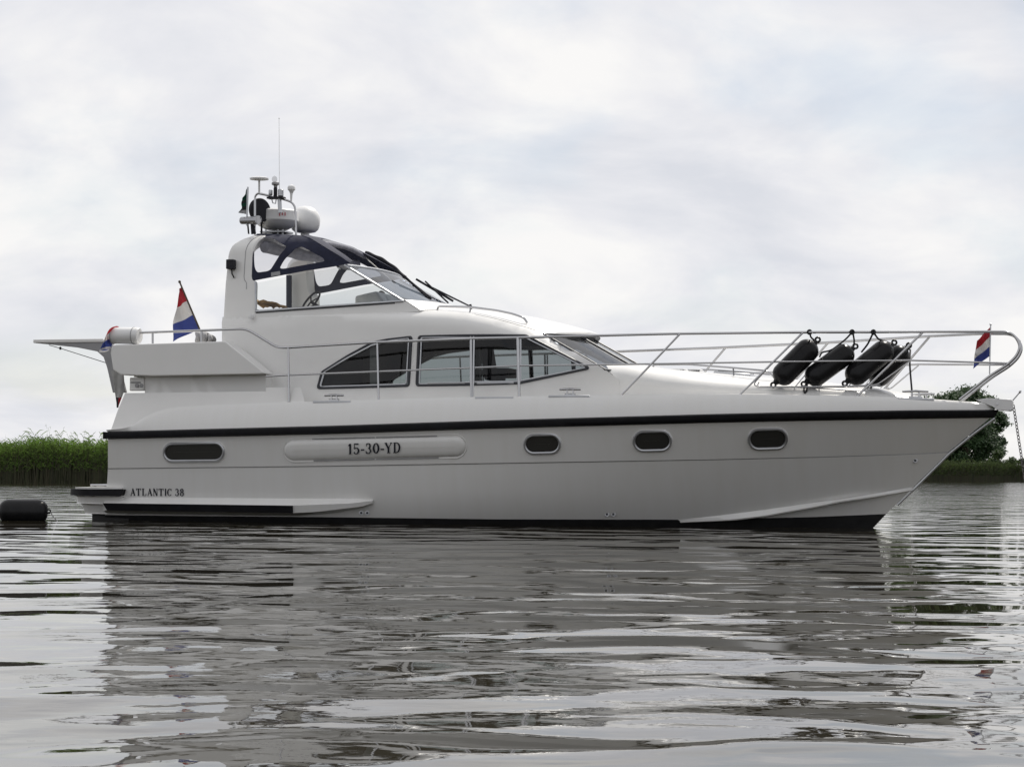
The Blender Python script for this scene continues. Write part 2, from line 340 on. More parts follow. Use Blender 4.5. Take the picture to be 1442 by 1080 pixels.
BANK = [(-260, 100), (-60, 104), (-24, 106), (-14, 107), (-6, 109), (4, 122), (16, 165), (34, 240), (56, 310), (74, 336), (110, 345), (200, 352), (420, 372)]
def bank_y(x): return itp(x, [p[0] for p in BANK], [p[1] for p in BANK])
def build_banks():
    mb = MB(); xs = np.concatenate([np.linspace(-260, -6, 60), np.linspace(-4, 74, 50), np.linspace(78, 420, 50)])
    rows = [[(x, bank_y(x) + d, z) for x in xs] for d, z in ((0, -0.4), (0.6, 0.12), (6, 0.35), (60, 0.5), (900, 0.6))]
    o = mb.grid(rows).build('bank', M['earth'], smooth=60); tag(o, kind='structure')
    def reeds(name, x0, x1, rho, rows, h0, h1, wid, m, label):
        mb = MB(); V = mb.v; Fc = mb.f
        n = int(abs(x1 - x0) * rho)
        for i in range(n):
            x = random.uniform(x0, x1); d = random.random() ** 1.3 * rows; y = bank_y(x) + 0.2 + d
            lump = 0.5 + 0.5 * math.sin(x * 1.7 + math.sin(x * 0.63) * 2) * math.sin(x * 0.37 + 1)
            h = random.uniform(h0, h1) * (0.86 + 0.16 * lump) * (1.0 if random.random() > 0.06 else 1.22)
            lx = random.gauss(0.05, 0.10) * h; ly = random.gauss(0, 0.06) * h; o = len(V); w = wid * 0.35
            V += [(x - w, y, 0), (x + w, y, 0), (x + lx * 0.3 + w, y + ly * 0.3, h * 0.6), (x + lx * 0.3 - w, y + ly * 0.3, h * 0.6), (x + lx, y + ly, h)]
            Fc += [(o, o + 1, o + 2, o + 3), (o + 3, o + 2, o + 4)]
            for k in range(5):                      # leaves along the upper stalk
                t = random.uniform(0.35, 0.98); bx, by, bz = x + lx * t * t, y + ly * t * t, h * t
                a = random.uniform(0, 2 * math.pi); ll = random.uniform(0.3, 0.62) * h / 2.3; up = random.uniform(0.2, 0.9) * ll
                dx, dy = math.cos(a) * ll * 0.7, math.sin(a) * ll * 0.7; o = len(V)
                V += [(bx, by, bz - wid * .6), (bx + dx * .5, by + dy * .5, bz + up * .6 - wid * .7), (bx + dx, by + dy, bz + up * random.uniform(0.2, 1.0)), (bx + dx * .5, by + dy * .5, bz + up * .6 + wid * .5), (bx, by, bz + wid * .5)]
                Fc += [(o, o + 1, o + 2, o + 3, o + 4)]
        mb.mi = [1 if q % 7 < 2 else 0 for q in range(len(Fc))]
        tag(mb.build(name, [m, STALK], smooth=0), label, 'reeds', kind='stuff')
    reeds('reed_bed', -30, -13, 560, 3.2, 1.45, 2.2, 0.030, REED, 'tall bright green reeds along the near bank left of the boat')
    reeds('reed_bed', -75, -30, 60, 3.0, 1.5, 2.25, 0.07, REED, 'tall green reeds continuing out of frame on the left bank')
    reeds('reed_bed', 30, 62, 200, 4.0, 2.0, 2.8, 0.10, REEDF, 'dark green reeds on the far bank hidden behind the bow')
    reeds('reed_bed', -13, 30, 60, 4.0, 1.8, 2.5, 0.09, REEDF, 'green reeds along the bank hidden behind the boat')
    reeds('reed_bed', 62, 85, 260, 5.0, 2.1, 2.9, 0.10, REEDF, 'low dark green reeds on the far bank beyond the bow')
    reeds('reed_bed', 85, 170, 40, 5.0, 2.1, 2.9, 0.14, REEDF, 'dark green reeds continuing along the far bank on the right')
build_banks()

def tree(name, base, h, rx, n_clump, leaf, m, label, cat, crown0=0.12, shape=0.9, per=260, group=None):
    root = empty(name, base); tag(root, label, cat, group)
    tk = MB(); tk.tube([(0, 0, -0.3), (0.05 * rx, 0, h * 0.3), (-0.03 * rx, 0, h * 0.6), (0, 0, h * 0.92)], [h * 0.022, h * 0.017, h * 0.011, h * 0.003], 8)
    cl = []
    for i in range(n_clump):
        t = crown0 + (0.97 - crown0) * random.random() ** 0.85
        wmax = rx * (math.sin(math.pi * min(1, (t * 0.86 + 0.10))) ** shape); a = random.uniform(0, 2 * math.pi); rr = wmax * math.sqrt(random.uniform(0.12, 1)) * random.uniform(.82, 1.08)
        c = Vector((math.cos(a) * rr, math.sin(a) * rr, h * t)); cl.append((c, rx * random.uniform(0.13, 0.30)))
    for c, s in cl[::3]:
        z0 = max(h * 0.08, c.z - 0.5 * math.hypot(c.x, c.y) - 0.1 * h); p0 = Vector((0, 0, z0)); tk.tube([p0, p0.lerp(c, 0.5) + Vector((0, 0, -0.03 * h)), c], [h * 0.007, h * 0.004, h * 0.0015], 5)
    tk.build('trunk', M['bark'], root)
    cr = MB(); V = cr.v; Fc = cr.f
    for c, s in cl:
        for k in range(per):
            d = Vector((random.gauss(0, 1), random.gauss(0, 1), random.gauss(0, 0.75))); p = c + d * s * 0.55
            a = Vector((random.gauss(0, 1), random.gauss(0, 1), random.gauss(0, 0.7))).normalized(); b = a.orthogonal().normalized(); q = leaf * random.uniform(0.6, 1.3); o = len(V)
            V += [tuple(p - a * q), tuple(p + b * q * 0.5), tuple(p + a * q), tuple(p - b * q * 0.5)]; Fc.append((o, o + 1, o + 2, o + 3))
    cr.mi = [0] * len(Fc); cr.build('crown', m, root, smooth=0)
def build_trees():
    def at(u, Y): p = world_at(u, 675, Y); return (p.x, p.y, 0.4)
    tree('broadleaf_tree', at(1360, 345), 13.7, 4.9, 100, 0.26, TREE, 'tall dark broadleaf tree on the far bank just behind the bow', 'tree')
    tree('broadleaf_tree', at(1397, 350), 12.8, 2.7, 60, 0.24, TREE, 'slim ragged tree right of the tall tree behind the anchor roller', 'tree', shape=0.7)
    tree('broadleaf_tree', at(1331, 352), 13.0, 4.2, 70, 0.26, TREE, 'dark tree half hidden by the bow, left of the tall tree', 'tree')
    tree('broadleaf_tree', at(1266, 362), 13.4, 2.0, 26, 0.26, TREE, 'leftmost far treetop peeping over the foredeck beside the bow cleat', 'tree')
    tree('broadleaf_tree', at(1303, 362), 12.8, 2.2, 26, 0.26, TREE, 'far treetop showing over the deck just right of the bow cleat', 'tree')
    tree('broadleaf_tree', at(1288, 350), 10.0, 3.6, 50, 0.26, TREE, 'lower dark tree hidden behind the bow, mirrored in the water beside the stem', 'tree')
    tree('round_bush', at(1410, 340), 4.0, 2.2, 24, 0.2, BUSH, 'bright green round bush at the foot of the trees above the reeds', 'bush', crown0=0.05)
    tree('round_bush', at(1436, 341), 3.4, 1.8, 18, 0.2, BUSH, 'small green bush in the reeds near the right edge by the chain', 'bush', crown0=0.05)
build_trees()

# ------------------------------------------------------------------ the yacht
YA = empty('motor_yacht', BO, -PSI)
tag(YA, 'large white motor yacht with black rub rail and steel railings moored on calm water', 'boat')
def G(t, p, t0=0.40, aft=0.94):
    if t < t0: s = t / t0; return aft + (1 - aft) * (1 - (1 - s) ** 2)
    return max(0.0, 1 - ((t - t0) / (1 - t0)) ** p)
TS = [0.0, .004, .01, .018, .026, .034, .042, .05, .06, .075, .09] + list(np.linspace(.11, .9, 60)) + list(np.linspace(.915, 1, 14))
class Line:
    def __init__(s, px, ymax, p, zoff=0.0, yoff=0.0):
        us = [a for a, _ in px]; vs = [b for _, b in px]
        y0 = ymax * G(0, p); xs = on_y(*px[0], -y0).x; xe = on_y(*px[-1], 0).x; s.X, s.Y, s.Z = [], [], []
        for t in TS:
            x = xs + t * (xe - xs); y = ymax * G(t, p); z = 1.0
            for _ in range(4):
                u, v, d = proj((x, -y, z)); z -= (itp(u, us, vs) - v) * d / F
            s.X.append(x); s.Y.append(max(0.0, y + yoff * min(1, (1 - t) * 12))); s.Z.append(z + zoff)
    def pts(s): return [Vector((x, -y, z)) for x, y, z in zip(s.X, s.Y, s.Z)]
    def y(s, x): return itp(x, s.X, s.Y)
    def z(s, x): return itp(x, s.X, s.Z)
PX_AF = [(148, 725), (460, 728), (700, 731), (960, 731.5), (1140, 728), (1248, 723.5)]
PX_KN = [(152, 660.5), (460, 657), (700, 653), (1000, 648), (1150, 644.5), (1285, 640), (1336, 637.5)]
PX_RB = [(152, 618), (460, 611), (700, 603), (1000, 595), (1150, 592), (1290, 589.5), (1395, 588)]
PX_RT = [(152, 608), (380, 602), (460, 600), (700, 592), (1000, 583.5), (1150, 580), (1290, 578), (1400, 577.5)]
PX_DE = [(156, 607.5), (176, 605), (188, 601), (205, 588), (227, 577), (250, 573.5), (290, 571), (400, 566.5), (493, 564), (666, 559), (831, 557), (1042, 555), (1180, 557), (1256, 559), (1313, 563), (1386, 567)]
lAF, lKL, lKU = Line(PX_AF, 1.62, 1.75), Line(PX_KN, 1.775, 2.28), Line([(a, b - 1.2) for a, b in PX_KN], 1.79, 2.28)
lRB, lRT, lDE = Line(PX_RB, 1.88, 2.45), Line(PX_RT, 1.885, 2.5), Line(PX_DE, 1.75, 2.5)
for i, (x, z) in enumerate(zip(lDE.X, lDE.Z)):   # the bulwark leans inboard
    lDE.Y[i] = max(0.0, lRT.y(x) - 0.38 * max(0, z - lRT.z(x)) - .004)
lMID = Line([(150, 692), (460, 692), (700, 691), (960, 690), (1150, 687), (1291, 681)], 1.725, 2.05)
lBT = Line([(148, 760), (460, 765), (700, 772), (960, 775), (1140, 775), (1200, 775)], 1.30, 1.6)
HL = [lBT, lAF, lMID, lKL, lKU, lRB, lRT]
def hull_y(x, z):
    zs = [l.z(x) for l in HL]; ys = [l.y(x) for l in HL]; o = np.argsort(zs); return itp(z, [zs[i] for i in o], [ys[i] for i in o])
def H(u, v, off=0.0):
    p = P(u, v, hull_y); p.y -= off; return p

def build_hull():
    mb = MB(); rows = [l.pts() for l in HL + [lDE]]
    # a row between the lines keeps the bulwark gently rounded
    rows.insert(-1, [a.lerp(b, 0.55) + Vector((0, -0.025, 0.02)) for a, b in zip(rows[-2], rows[-1])])
    for i in range(len(rows) - 1): mb.grid([rows[i], rows[i + 1]], 1 if i == 0 else 2 if i == 3 else 0)  # grey row paints the dark shade line under the knuckle step
    mb.mirror()
    for i in range(len(rows) - 1):               # transom
        a, b = rows[i][0], rows[i + 1][0]; sec = []
        for q in (a, b): sec.append([Vector((q.x - 0.10 * (1 - k * k), q.y * -k, q.z)) for k in np.linspace(-1, 1, 13)])
        mb.grid(sec, 1 if i == 0 else 0, flip=True)
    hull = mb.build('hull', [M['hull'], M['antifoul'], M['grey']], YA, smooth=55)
    key = lambda p: (round(p[0], 4), round(abs(p[1]), 4), round(p[2], 4))
    crease = {key(p): i for i, l in enumerate((lKL, lKU, lRB, lRT)) for p in l.pts()}
    vk = [crease.get(key(v.co), -1) for v in hull.data.vertices]
    for e in hull.data.edges:
        a, b = e.vertices
        if vk[a] >= 0 and vk[a] == vk[b] and abs(hull.data.vertices[a].co.x - hull.data.vertices[b].co.x) > 1e-4: e.use_edge_sharp = True
    # rub rail: black band proud of the hull with a thin steel strip
    rb = MB(); n = len(TS); sec = []
    for a, b in zip(lRB.pts(), lRT.pts()):
        o = Vector((0, -0.055, 0)); sec.append([a + Vector((0, -0.004, -0.004)), a + o + Vector((0, 0, .012)), a.lerp(b, 0.5) + o * 1.15, b + o + Vector((0, 0, -.012)), b + Vector((0, -0.004, 0.004))])
    tip = sec[-1]
    for q in tip: q.x += 0.05; q.y = 0
    rb.grid(sec, flip=True); rb.add(sec[0], [(0, 1, 2, 3, 4)])
    rb.build2('rub_rail', M['rubber_strip'], hull, smooth=50)
    a, b = lRB.pts()[0], lRT.pts()[0]; tr = MB()
    tr.grid([[Vector((q.x - 0.10 * (1 - k * k) - 0.045, q.y * -k * 1.03, q.z)) for k in np.linspace(-1, 1, 13)] for q in (a, b)], flip=True)
    tr.build('transom_rubbing_strake', M['rubber_strip'], hull, smooth=50)
    # steel guard down the stem
    st = MB(); pts = [on_y(u, v, 0) for u, v in ((1399, 589), (1368, 612), (1336, 638), (1285, 689), (1262, 711))]
    st.tube([p + Vector((0.015, 0, 0)) for p in resample(pts, 0.1, False)], 0.015, 8); st.build('stem_guard', M['alu'], hull)
    # spray chine
    top = [(1284, 686), (1230, 695), (1184, 702.5), (1150, 707), (1077, 717.5), (1010, 726), (955, 731.5)]; bot = [(1284, 689), (1230, 699), (1184, 706), (1150, 713), (1077, 726), (1035, 731), (958, 734)]
    rows2 = []
    for k in np.linspace(0, 1, 40):
        f = lambda pl: (itp(k, np.linspace(0, 1, len(pl)), [q[0] for q in pl]), itp(k, np.linspace(0, 1, len(pl)), [q[1] for q in pl]))
        w = 0.085 * min(1, k * 4) * min(1, (1.02 - k) * 4); A = H(*f(top)); B = H(*f(bot)); rows2.append([A + Vector((0, -.002, 0)), A.lerp(B, 0.96) + Vector((0, -w, 0)), B + Vector((0, -w * 0.9, -.012)), B + Vector((0, 0.02, -0.02))])
    sc = MB(); sc.grid(rows2); sc.build2('spray_chine', M['hull'], hull, smooth=30)
    # aft side pod with black strake
    def fl(pl, u): return itp(u, [q[0] for q in pl], [q[1] for q in pl])
    t0 = [(150, 700.5), (522, 702)]; t1 = [(150, 708), (418, 711.5), (500, 708.5), (526, 705)]; b1 = [(150, 718.5), (418, 722), (450, 720.5), (513, 713), (526, 708)]; b0 = [(150, 724), (418, 727), (470, 723), (526, 711)]
    rows3 = []
    for u in list(np.linspace(152, 500, 40)) + [508, 514, 519, 523, 525.5]:
        w = 0.13 * min(1.0, math.sqrt(max(0, (526 - u) / 26.0)))
        rows3.append([H(u, fl(t0, u) + (0 if u < 505 else (u - 505) * .1), .001), H(u, fl(t1, u), w), H(u, fl(b1, u), w), H(u, fl(b0, u), -.01)])
    pod = MB(); pod.grid(rows3, flip=True); pod.add(rows3[0], [(0, 1, 2, 3)]); pod.build2('side_pod', M['hull'], hull, smooth=30)
    sk = []
    for k in np.linspace(0, 1, 40):
        u0, u1 = 152 + k * (418 - 152), 158 + k * (418 - 158)
        sk.append([H(u0, fl(t1, u0) + .1, .13), H(u0, fl(t1, u0) + .4, .15), H(u1, fl(b1, u1) - .4, .15), H(u1, fl(b1, u1), .13)])
    q = MB(); q.grid(sk, flip=True); q.add(sk[0], [(0, 1, 2, 3)]); q.add(sk[-1], [(3, 2, 1, 0)]); q.build2('strake', M['rubber_strip'], hull, smooth=20)
    # drains
    for u, v in ((509, 722), (517.5, 722), (855, 724), (864, 724), (1289, 648.5)):
        p = H(u, v); d = MB(); d.lathe(p + Vector((0, .01, 0)), (0, -1, 0), [(0, .028), (.018, .028), (.02, .018), (.012, .016)], 12); d.build('drain', [M['alu']], hull)
        d = MB(); d.lathe(p + Vector((0, -.004, 0)), (0, -1, 0), [(0, .015), (.013, .015)], 10); d.build('drain_bore', M['seam'], hull)
    return hull
HULL = build_hull()

def pill(c, a, b, rot=0.0, n=12, sq=1.0):        # stadium outline in pixels, half sizes a > b
    pts = []
    for s in (1, -1):
        for k in range(n + 1):
            t = -math.pi / 2 + math.pi * k / n
            pts.append((s * (a - b) + s * math.cos(t) * b, s * math.sin(t) * b))
    cr, sr = math.cos(rot), math.sin(rot)
    return [(c[0] + x * cr - y * sr, c[1] + x * sr + y * cr) for x, y in pts]
def build_portholes():
    for (u, v, a, b, rot) in ((273.5, 636.6, 40.5, 11.0, -0.012), (764, 625.2, 23.3, 11.4, -.025), (919, 620.8, 24.6, 12.0, -.025), (1081.5, 618, 25.2, 12.2, -.03)):
        po = pill((u, v), a, b, rot); outer = pill((u, v + .4), a + 5.0, b + 4.6, rot); mid = pill((u, v), a + 1.6, b + 1.6, rot)
        k = MB(); r = [[H(x, y, -.006) for x, y in outer], [H(x, y, .014) for x, y in pill((u, v + .2), a + 3.8, b + 3.4, rot)], [H(x, y, .014) for x, y in mid], [H(x, y, -.004) for x, y in po]]
        r = [q + [q[0]] for q in r]; k.grid(r); fr = k.build('porthole_frame', M['hull'], HULL, smooth=50)
        t = MB(); t.tube([H(x, y, .014) for x, y in pill((u, v), a + 1.4, b + 1.4, rot)], .018, 8, closed=True); t.build('trim_ring', M['alu'], fr)
        g = MB(); gr = [[H(x, y, .006) for x, y in pill((u, v), a + .7 - q, max(.004, b + .7 - q), rot)] for q in np.linspace(0, b + .69, 6)]; g.grid([q + [q[0]] for q in gr]); g.build('pane', M['pane'], fr, smooth=0)
    # fairing with the registration: a pill-shaped pod in a shallow recess
    c = (528, 631.3); rot = -0.024; A, B = 128, 14.2
    rows = []
    for a, b, off in ((A + 2.2, B + 3.6, -.004), (A + 1.6, B + 3.0, .010), (A + .6, B + 2.2, .010), (A, B, .004), (A - 1, B - .8, .020), (A - 4, B - 3.4, .034), (A - 9, B - 7.5, .042), (A - 14, .02, .044)):
        rows.append([H(x, y, off) for x, y in pill(c, a, b, rot, 16)])
    rows = [q + [q[0]] for q in rows]; m = MB()
    for i in range(len(rows) - 1): m.grid([rows[i], rows[i + 1]], 0)
    fa = m.build('registration_pod', [M['hull']], HULL, smooth=50)
    gp = MB()
    for s, segs in ((-1, ((-88, 0), (2, 88))), (1, ((-86, 0), (2, 90)))):
        for x0, x1 in segs:
            q = []
            for x in np.linspace(x0, x1, 16): q.append([H(c[0] + x, c[1] + s * (B + 1.9) + x * math.tan(rot), .0125), H(c[0] + x, c[1] + s * (B + .3) + x * math.tan(rot), .0125)])
            gp.grid(q, flip=(s > 0))
    gp.build('painted_gap_shade', M['grey'], fa)  # grey strips colour in the shade of the recess around the pod
    return fa
POD = build_portholes()

# serif lettering: strokes (x0,y0,x1,y1,width) in a unit cell
def arc(cx, cy, rx, ry, a0, a1, w0, w1, n=12):
    o = []
    for k in range(n):
        t0, t1 = R(a0 + (a1 - a0) * k / n), R(a0 + (a1 - a0) * (k + 1) / n); tm = (t0 + t1) / 2
        o.append((cx + rx * math.cos(t0), cy + ry * math.sin(t0), cx + rx * math.cos(t1), cy + ry * math.sin(t1), w1 + (w0 - w1) * abs(math.cos(tm))))
    return o
TK, TN = 0.17, 0.075
GL = {
    'A': [(.12, 0, .5, 1, TN), (.46, 1, .86, 0, TK), (.25, .34, .72, .34, TN), (0, .03, .28, .03, TN), (.66, .03, 1.02, .03, TN)],
    'T': [(.5, 0, .5, 1, TK), (.04, .96, .96, .96, TN), (.07, 1, .07, .72, TN), (.93, 1, .93, .72, TN), (.27, .03, .73, .03, TN)],
    'L': [(.28, 0, .28, 1, TK), (.05, .97, .52, .97, TN), (.05, .03, .92, .03, TN), (.9, 0, .9, .32, TN)],
    'N': [(.17, 0, .17, 1, TN), (.17, 1, .83, 0, TK), (.83, 0, .83, 1, TN), (0, .97, .25, .97, TN), (0, .03, .34, .03, TN), (.66, .97, 1.0, .97, TN)],
    'I': [(.5, 0, .5, 1, TK), (.25, .97, .75, .97, TN), (.25, .03, .75, .03, TN)],
    'C': arc(.52, .5, .40, .47, 45, 315, TK, TN) + [(.86, .97, .86, .68, TN), (.84, .2, .8, .1, TN)],
    '3': arc(.45, .74, .30, .24, 150, -85, TK, TN) + arc(.45, .27, .36, .26, 90, -155, TK, TN) + [(.12, .78, .22, .78, .14), (.08, .2, .2, .2, .14)],
    '8': arc(.5, .74, .30, .24, 0, 360, TK, TN, 18) + arc(.5, .26, .36, .26, 0, 360, TK, TN, 18),
    '1': [(.52, 0, .52, 1, TK), (.14, .80, .52, .98, .11), (.25, .03, .8, .03, TN)],
    '5': [(.2, .97, .84, .95, .12), (.2, 1, .17, .52, TN)] + arc(.47, .30, .38, .29, 140, -150, TK, TN) + [(.1, .16, .2, .16, .14)],
    '0': arc(.5, .5, .37, .47, 0, 360, TK + .02, TN, 20),
    '-': [(.08, .38, .92, .38, .13)],
    'Y': [(.08, .98, .5, .45, TK), (.92, .98, .5, .45, TN), (.5, 0, .5, .48, TK), (-.05, .97, .3, .97, TN), (.72, .97, 1.05, .97, TN), (.28, .03, .72, .03, TN)],
    'D': [(.22, 0, .22, 1, TK), (.03, .97, .5, .97, TN), (.03, .03, .5, .03, TN)] + arc(.46, .5, .44, .465, 88, -88, TK, TN),
}
def lettering(name, txt, u0, v0, u1, v1, hgt, widths, off, parent, m):       # baseline from (u0,v0) to (u1,v1), hgt in pixels
    tot = sum(widths.get(c, 1) for c in txt); mb = MB(); cur = 0.0; n = 0
    for c in txt:
        w = widths.get(c, 1)
        for (xa, ya, xb, yb, wd) in GL.get(c, []):
            cw = (u1 - u0) / tot * w; sx = cw * 0.86
            def uv(x, y): k = (cur + 0.0) / tot; return (u0 + (u1 - u0) * k + x * sx, v0 + (v1 - v0) * (k + x * w * .86 / tot) - y * hgt)
            A, B = Vector(uv(xa, ya)), Vector(uv(xb, yb)); d = (B - A); d = d.normalized() if d.length > 0 else Vector((1, 0)); pn = Vector((-d.y, d.x)) * wd * hgt * 0.5
            q = [A + pn, B + pn, B - pn, A - pn]; o = off + 0.0008 * (n % 7); n += 1
            mb.add([H(p.x, p.y, o) for p in q], [(0, 1, 2, 3)])
        cur += w
    return mb.build(name, m, parent, smooth=0)
lettering('lettering', '15-30-YD', 491.5, 639.6, 567, 637.4, 14.6, {'1': .72, '-': .62, 'Y': 1.08, 'D': 1.1}, .0465, POD, M['ink'])
lettering('lettering', 'ATLANTIC', 184, 697.8, 243.6, 698.2, 10.2, {'I': .5}, .006, HULL, M['ink']); lettering('lettering', '38', 246.8, 698.2, 260.3, 698.3, 10.2, {}, .006, HULL, M['ink'])

def deck_y(x): return lDE.y(x)
def deck_z(x): return lDE.z(x)
def build_platform():
    # bathing platform across the stern
    p0, p1 = on_y(101, 688, -1.45), on_y(178, 688, -1.70); z0, z1 = on_y(101, 697, -1.45).z, p0.z; xb = p1.x - .07
    def outline(gr, xf): 
        pts = [Vector((xf, -1.70 - gr, 0)), Vector((p0.x + .30, -1.69 - gr, 0)), Vector((p0.x + .06 - gr, -1.52 - gr * .7, 0)), Vector((p0.x - gr, -1.2, 0)), Vector((p0.x - gr, 1.2, 0)), Vector((p0.x + .06 - gr, 1.52 + gr * .7, 0)), Vector((p0.x + .30, 1.69 + gr, 0)), Vector((xf, 1.70 + gr, 0))]
        return fillet(pts, .12, 4)
    def slab(name, o0, o1, za, zb, m, par, bev=.008):
        n = len(o0); mb = MB(); mb.grid([[Vector((q.x, q.y, za)) for q in o0], [Vector((q.x, q.y, zb)) for q in o1]])
        mb.add([(q.x, q.y, zb) for q in o1], [tuple(reversed(range(n)))]); mb.add([(q.x, q.y, za) for q in o0], [tuple(range(n))]); mb.add([o0[0][:2] + (za,) if 0 else (o0[0].x, o0[0].y, za), (o1[0].x, o1[0].y, zb), (o1[-1].x, o1[-1].y, zb), (o0[-1].x, o0[-1].y, za)], [(3, 2, 1, 0)])
        return mb.build(name, m, par, smooth=40, bevel=bev)
    pl = slab('bathing_platform', outline(0, xb), outline(0, xb), z0 - .01, z1 + .02, M['gel'], YA)
    slab('edge_strake', outline(.05, xb), outline(.05, xb + .04), z0, z1, M['rubber_strip'], pl, .006)
    zb1 = on_y(110, 708.6, -1.5).z; zb2 = on_y(127, 723, -1.5).z
    o1 = [q.copy() for q in outline(-.015, xb)]; o2 = [Vector((max(q.x, p0.x + .04), q.y * .985, 0)) for q in o1]; slab('underside', o2, o1, zb1, z0 - .012, M['hull'], pl, .012)
    o3 = [Vector((max(q.x, p0.x + .14), q.y * .95, 0)) for q in o1]; o4 = [Vector((max(q.x, p0.x + .21), q.y * .92, 0)) for q in o1]; slab('underside', o4, o3, zb2, zb1 - .002, M['hull'], pl, .012)
    o5 = [Vector((max(q.x, p0.x + .30), q.y * .89, 0)) for q in o1]; slab('underwater_step', o5, o5, -.3, zb2 - .002, M['antifoul'], pl, .012)
    # folded boarding ladder lying on the platform
    l = MB(); z = z1 + .045
    for y in (-1.15, -.8): l.tube([(p0.x + .12, y, z), (p0.x + .55, y, z)], .016)
    for x in (.18, .32, .46): l.tube([(p0.x + x, -1.15, z), (p0.x + x, -.8, z)], .016)
    l.build('boarding_ladder', M['steel'], pl)
    return pl
build_platform()

# ---- superstructure surfaces
ZR_PX = [(300, 446), (345, 446), (450, 443), (520, 440), (590, 437), (625, 437.5), (663, 441), (700, 449), (742, 461), (763, 468.5), (800, 490)]
ZR = [on_y(u, v, -1.18) for u, v in ZR_PX]; zrx = [p.x for p in ZR]; zrz = [p.z for p in ZR]
def z_roof(x): return itp(x, zrx, zrz)
XW0 = on_y(763, 468, -1.18).x; XW1 = on_y(853, 521, -1.36).x
RSH = 0.21
XA0, XA1 = on_y(450, 442, -1.18).x, on_y(640, 442, -1.18).x
def aft_w(x): t = min(1, max(0, (XA1 - x) / (XA1 - XA0))); return t * t * (3 - 2 * t)
def cab_base(x, z): return 1.44 - (0.085 + .075 * aft_w(x)) * max(0, z - 1.1) - 0.05 * max(0, min(1.5, x - XW0 + .4))
def cab_r(x): return RSH - .165 * aft_w(x)
def cab_y(x, z):
    b = cab_base(x, z); d = z_roof(x) - z
    rs = cab_r(x)
    if d < rs:
        e = (rs - max(d, 0.0)) / rs; b -= rs * (1 - math.sqrt(max(0, 1 - e * e)))
    return b
W1 = to_xz([(447.5, 546.5), (453.5, 524), (490, 501), (523, 483), (545, 478.5), (579.5, 474.5), (575.5, 543)], cab_y)
W2 = to_xz([(590, 474), (660, 472.5), (742, 472.5), (829.5, 518.5), (731, 539.5), (660, 541.5), (587, 542.5)], cab_y)
W1 = round_poly(W1, .03); W2 = round_poly(W2, .03)
CAB = to_xz([(313.5, 560), (313.5, 446.4), (345, 446.3), (400, 444.8), (450, 443.3), (520, 440.6), (590, 437.6), (625, 438), (663, 441.5), (700, 449.6), (742, 461.5), (763, 468.8), (853, 521), (872, 535), (872, 561), (600, 566), (425, 570)], cab_y)
def shrink(poly, k):
    c = sum(poly, Vector((0, 0))) / len(poly); return [p + (c - p).normalized() * k for p in poly]
def grow(poly, k): return shrink(poly, -k)
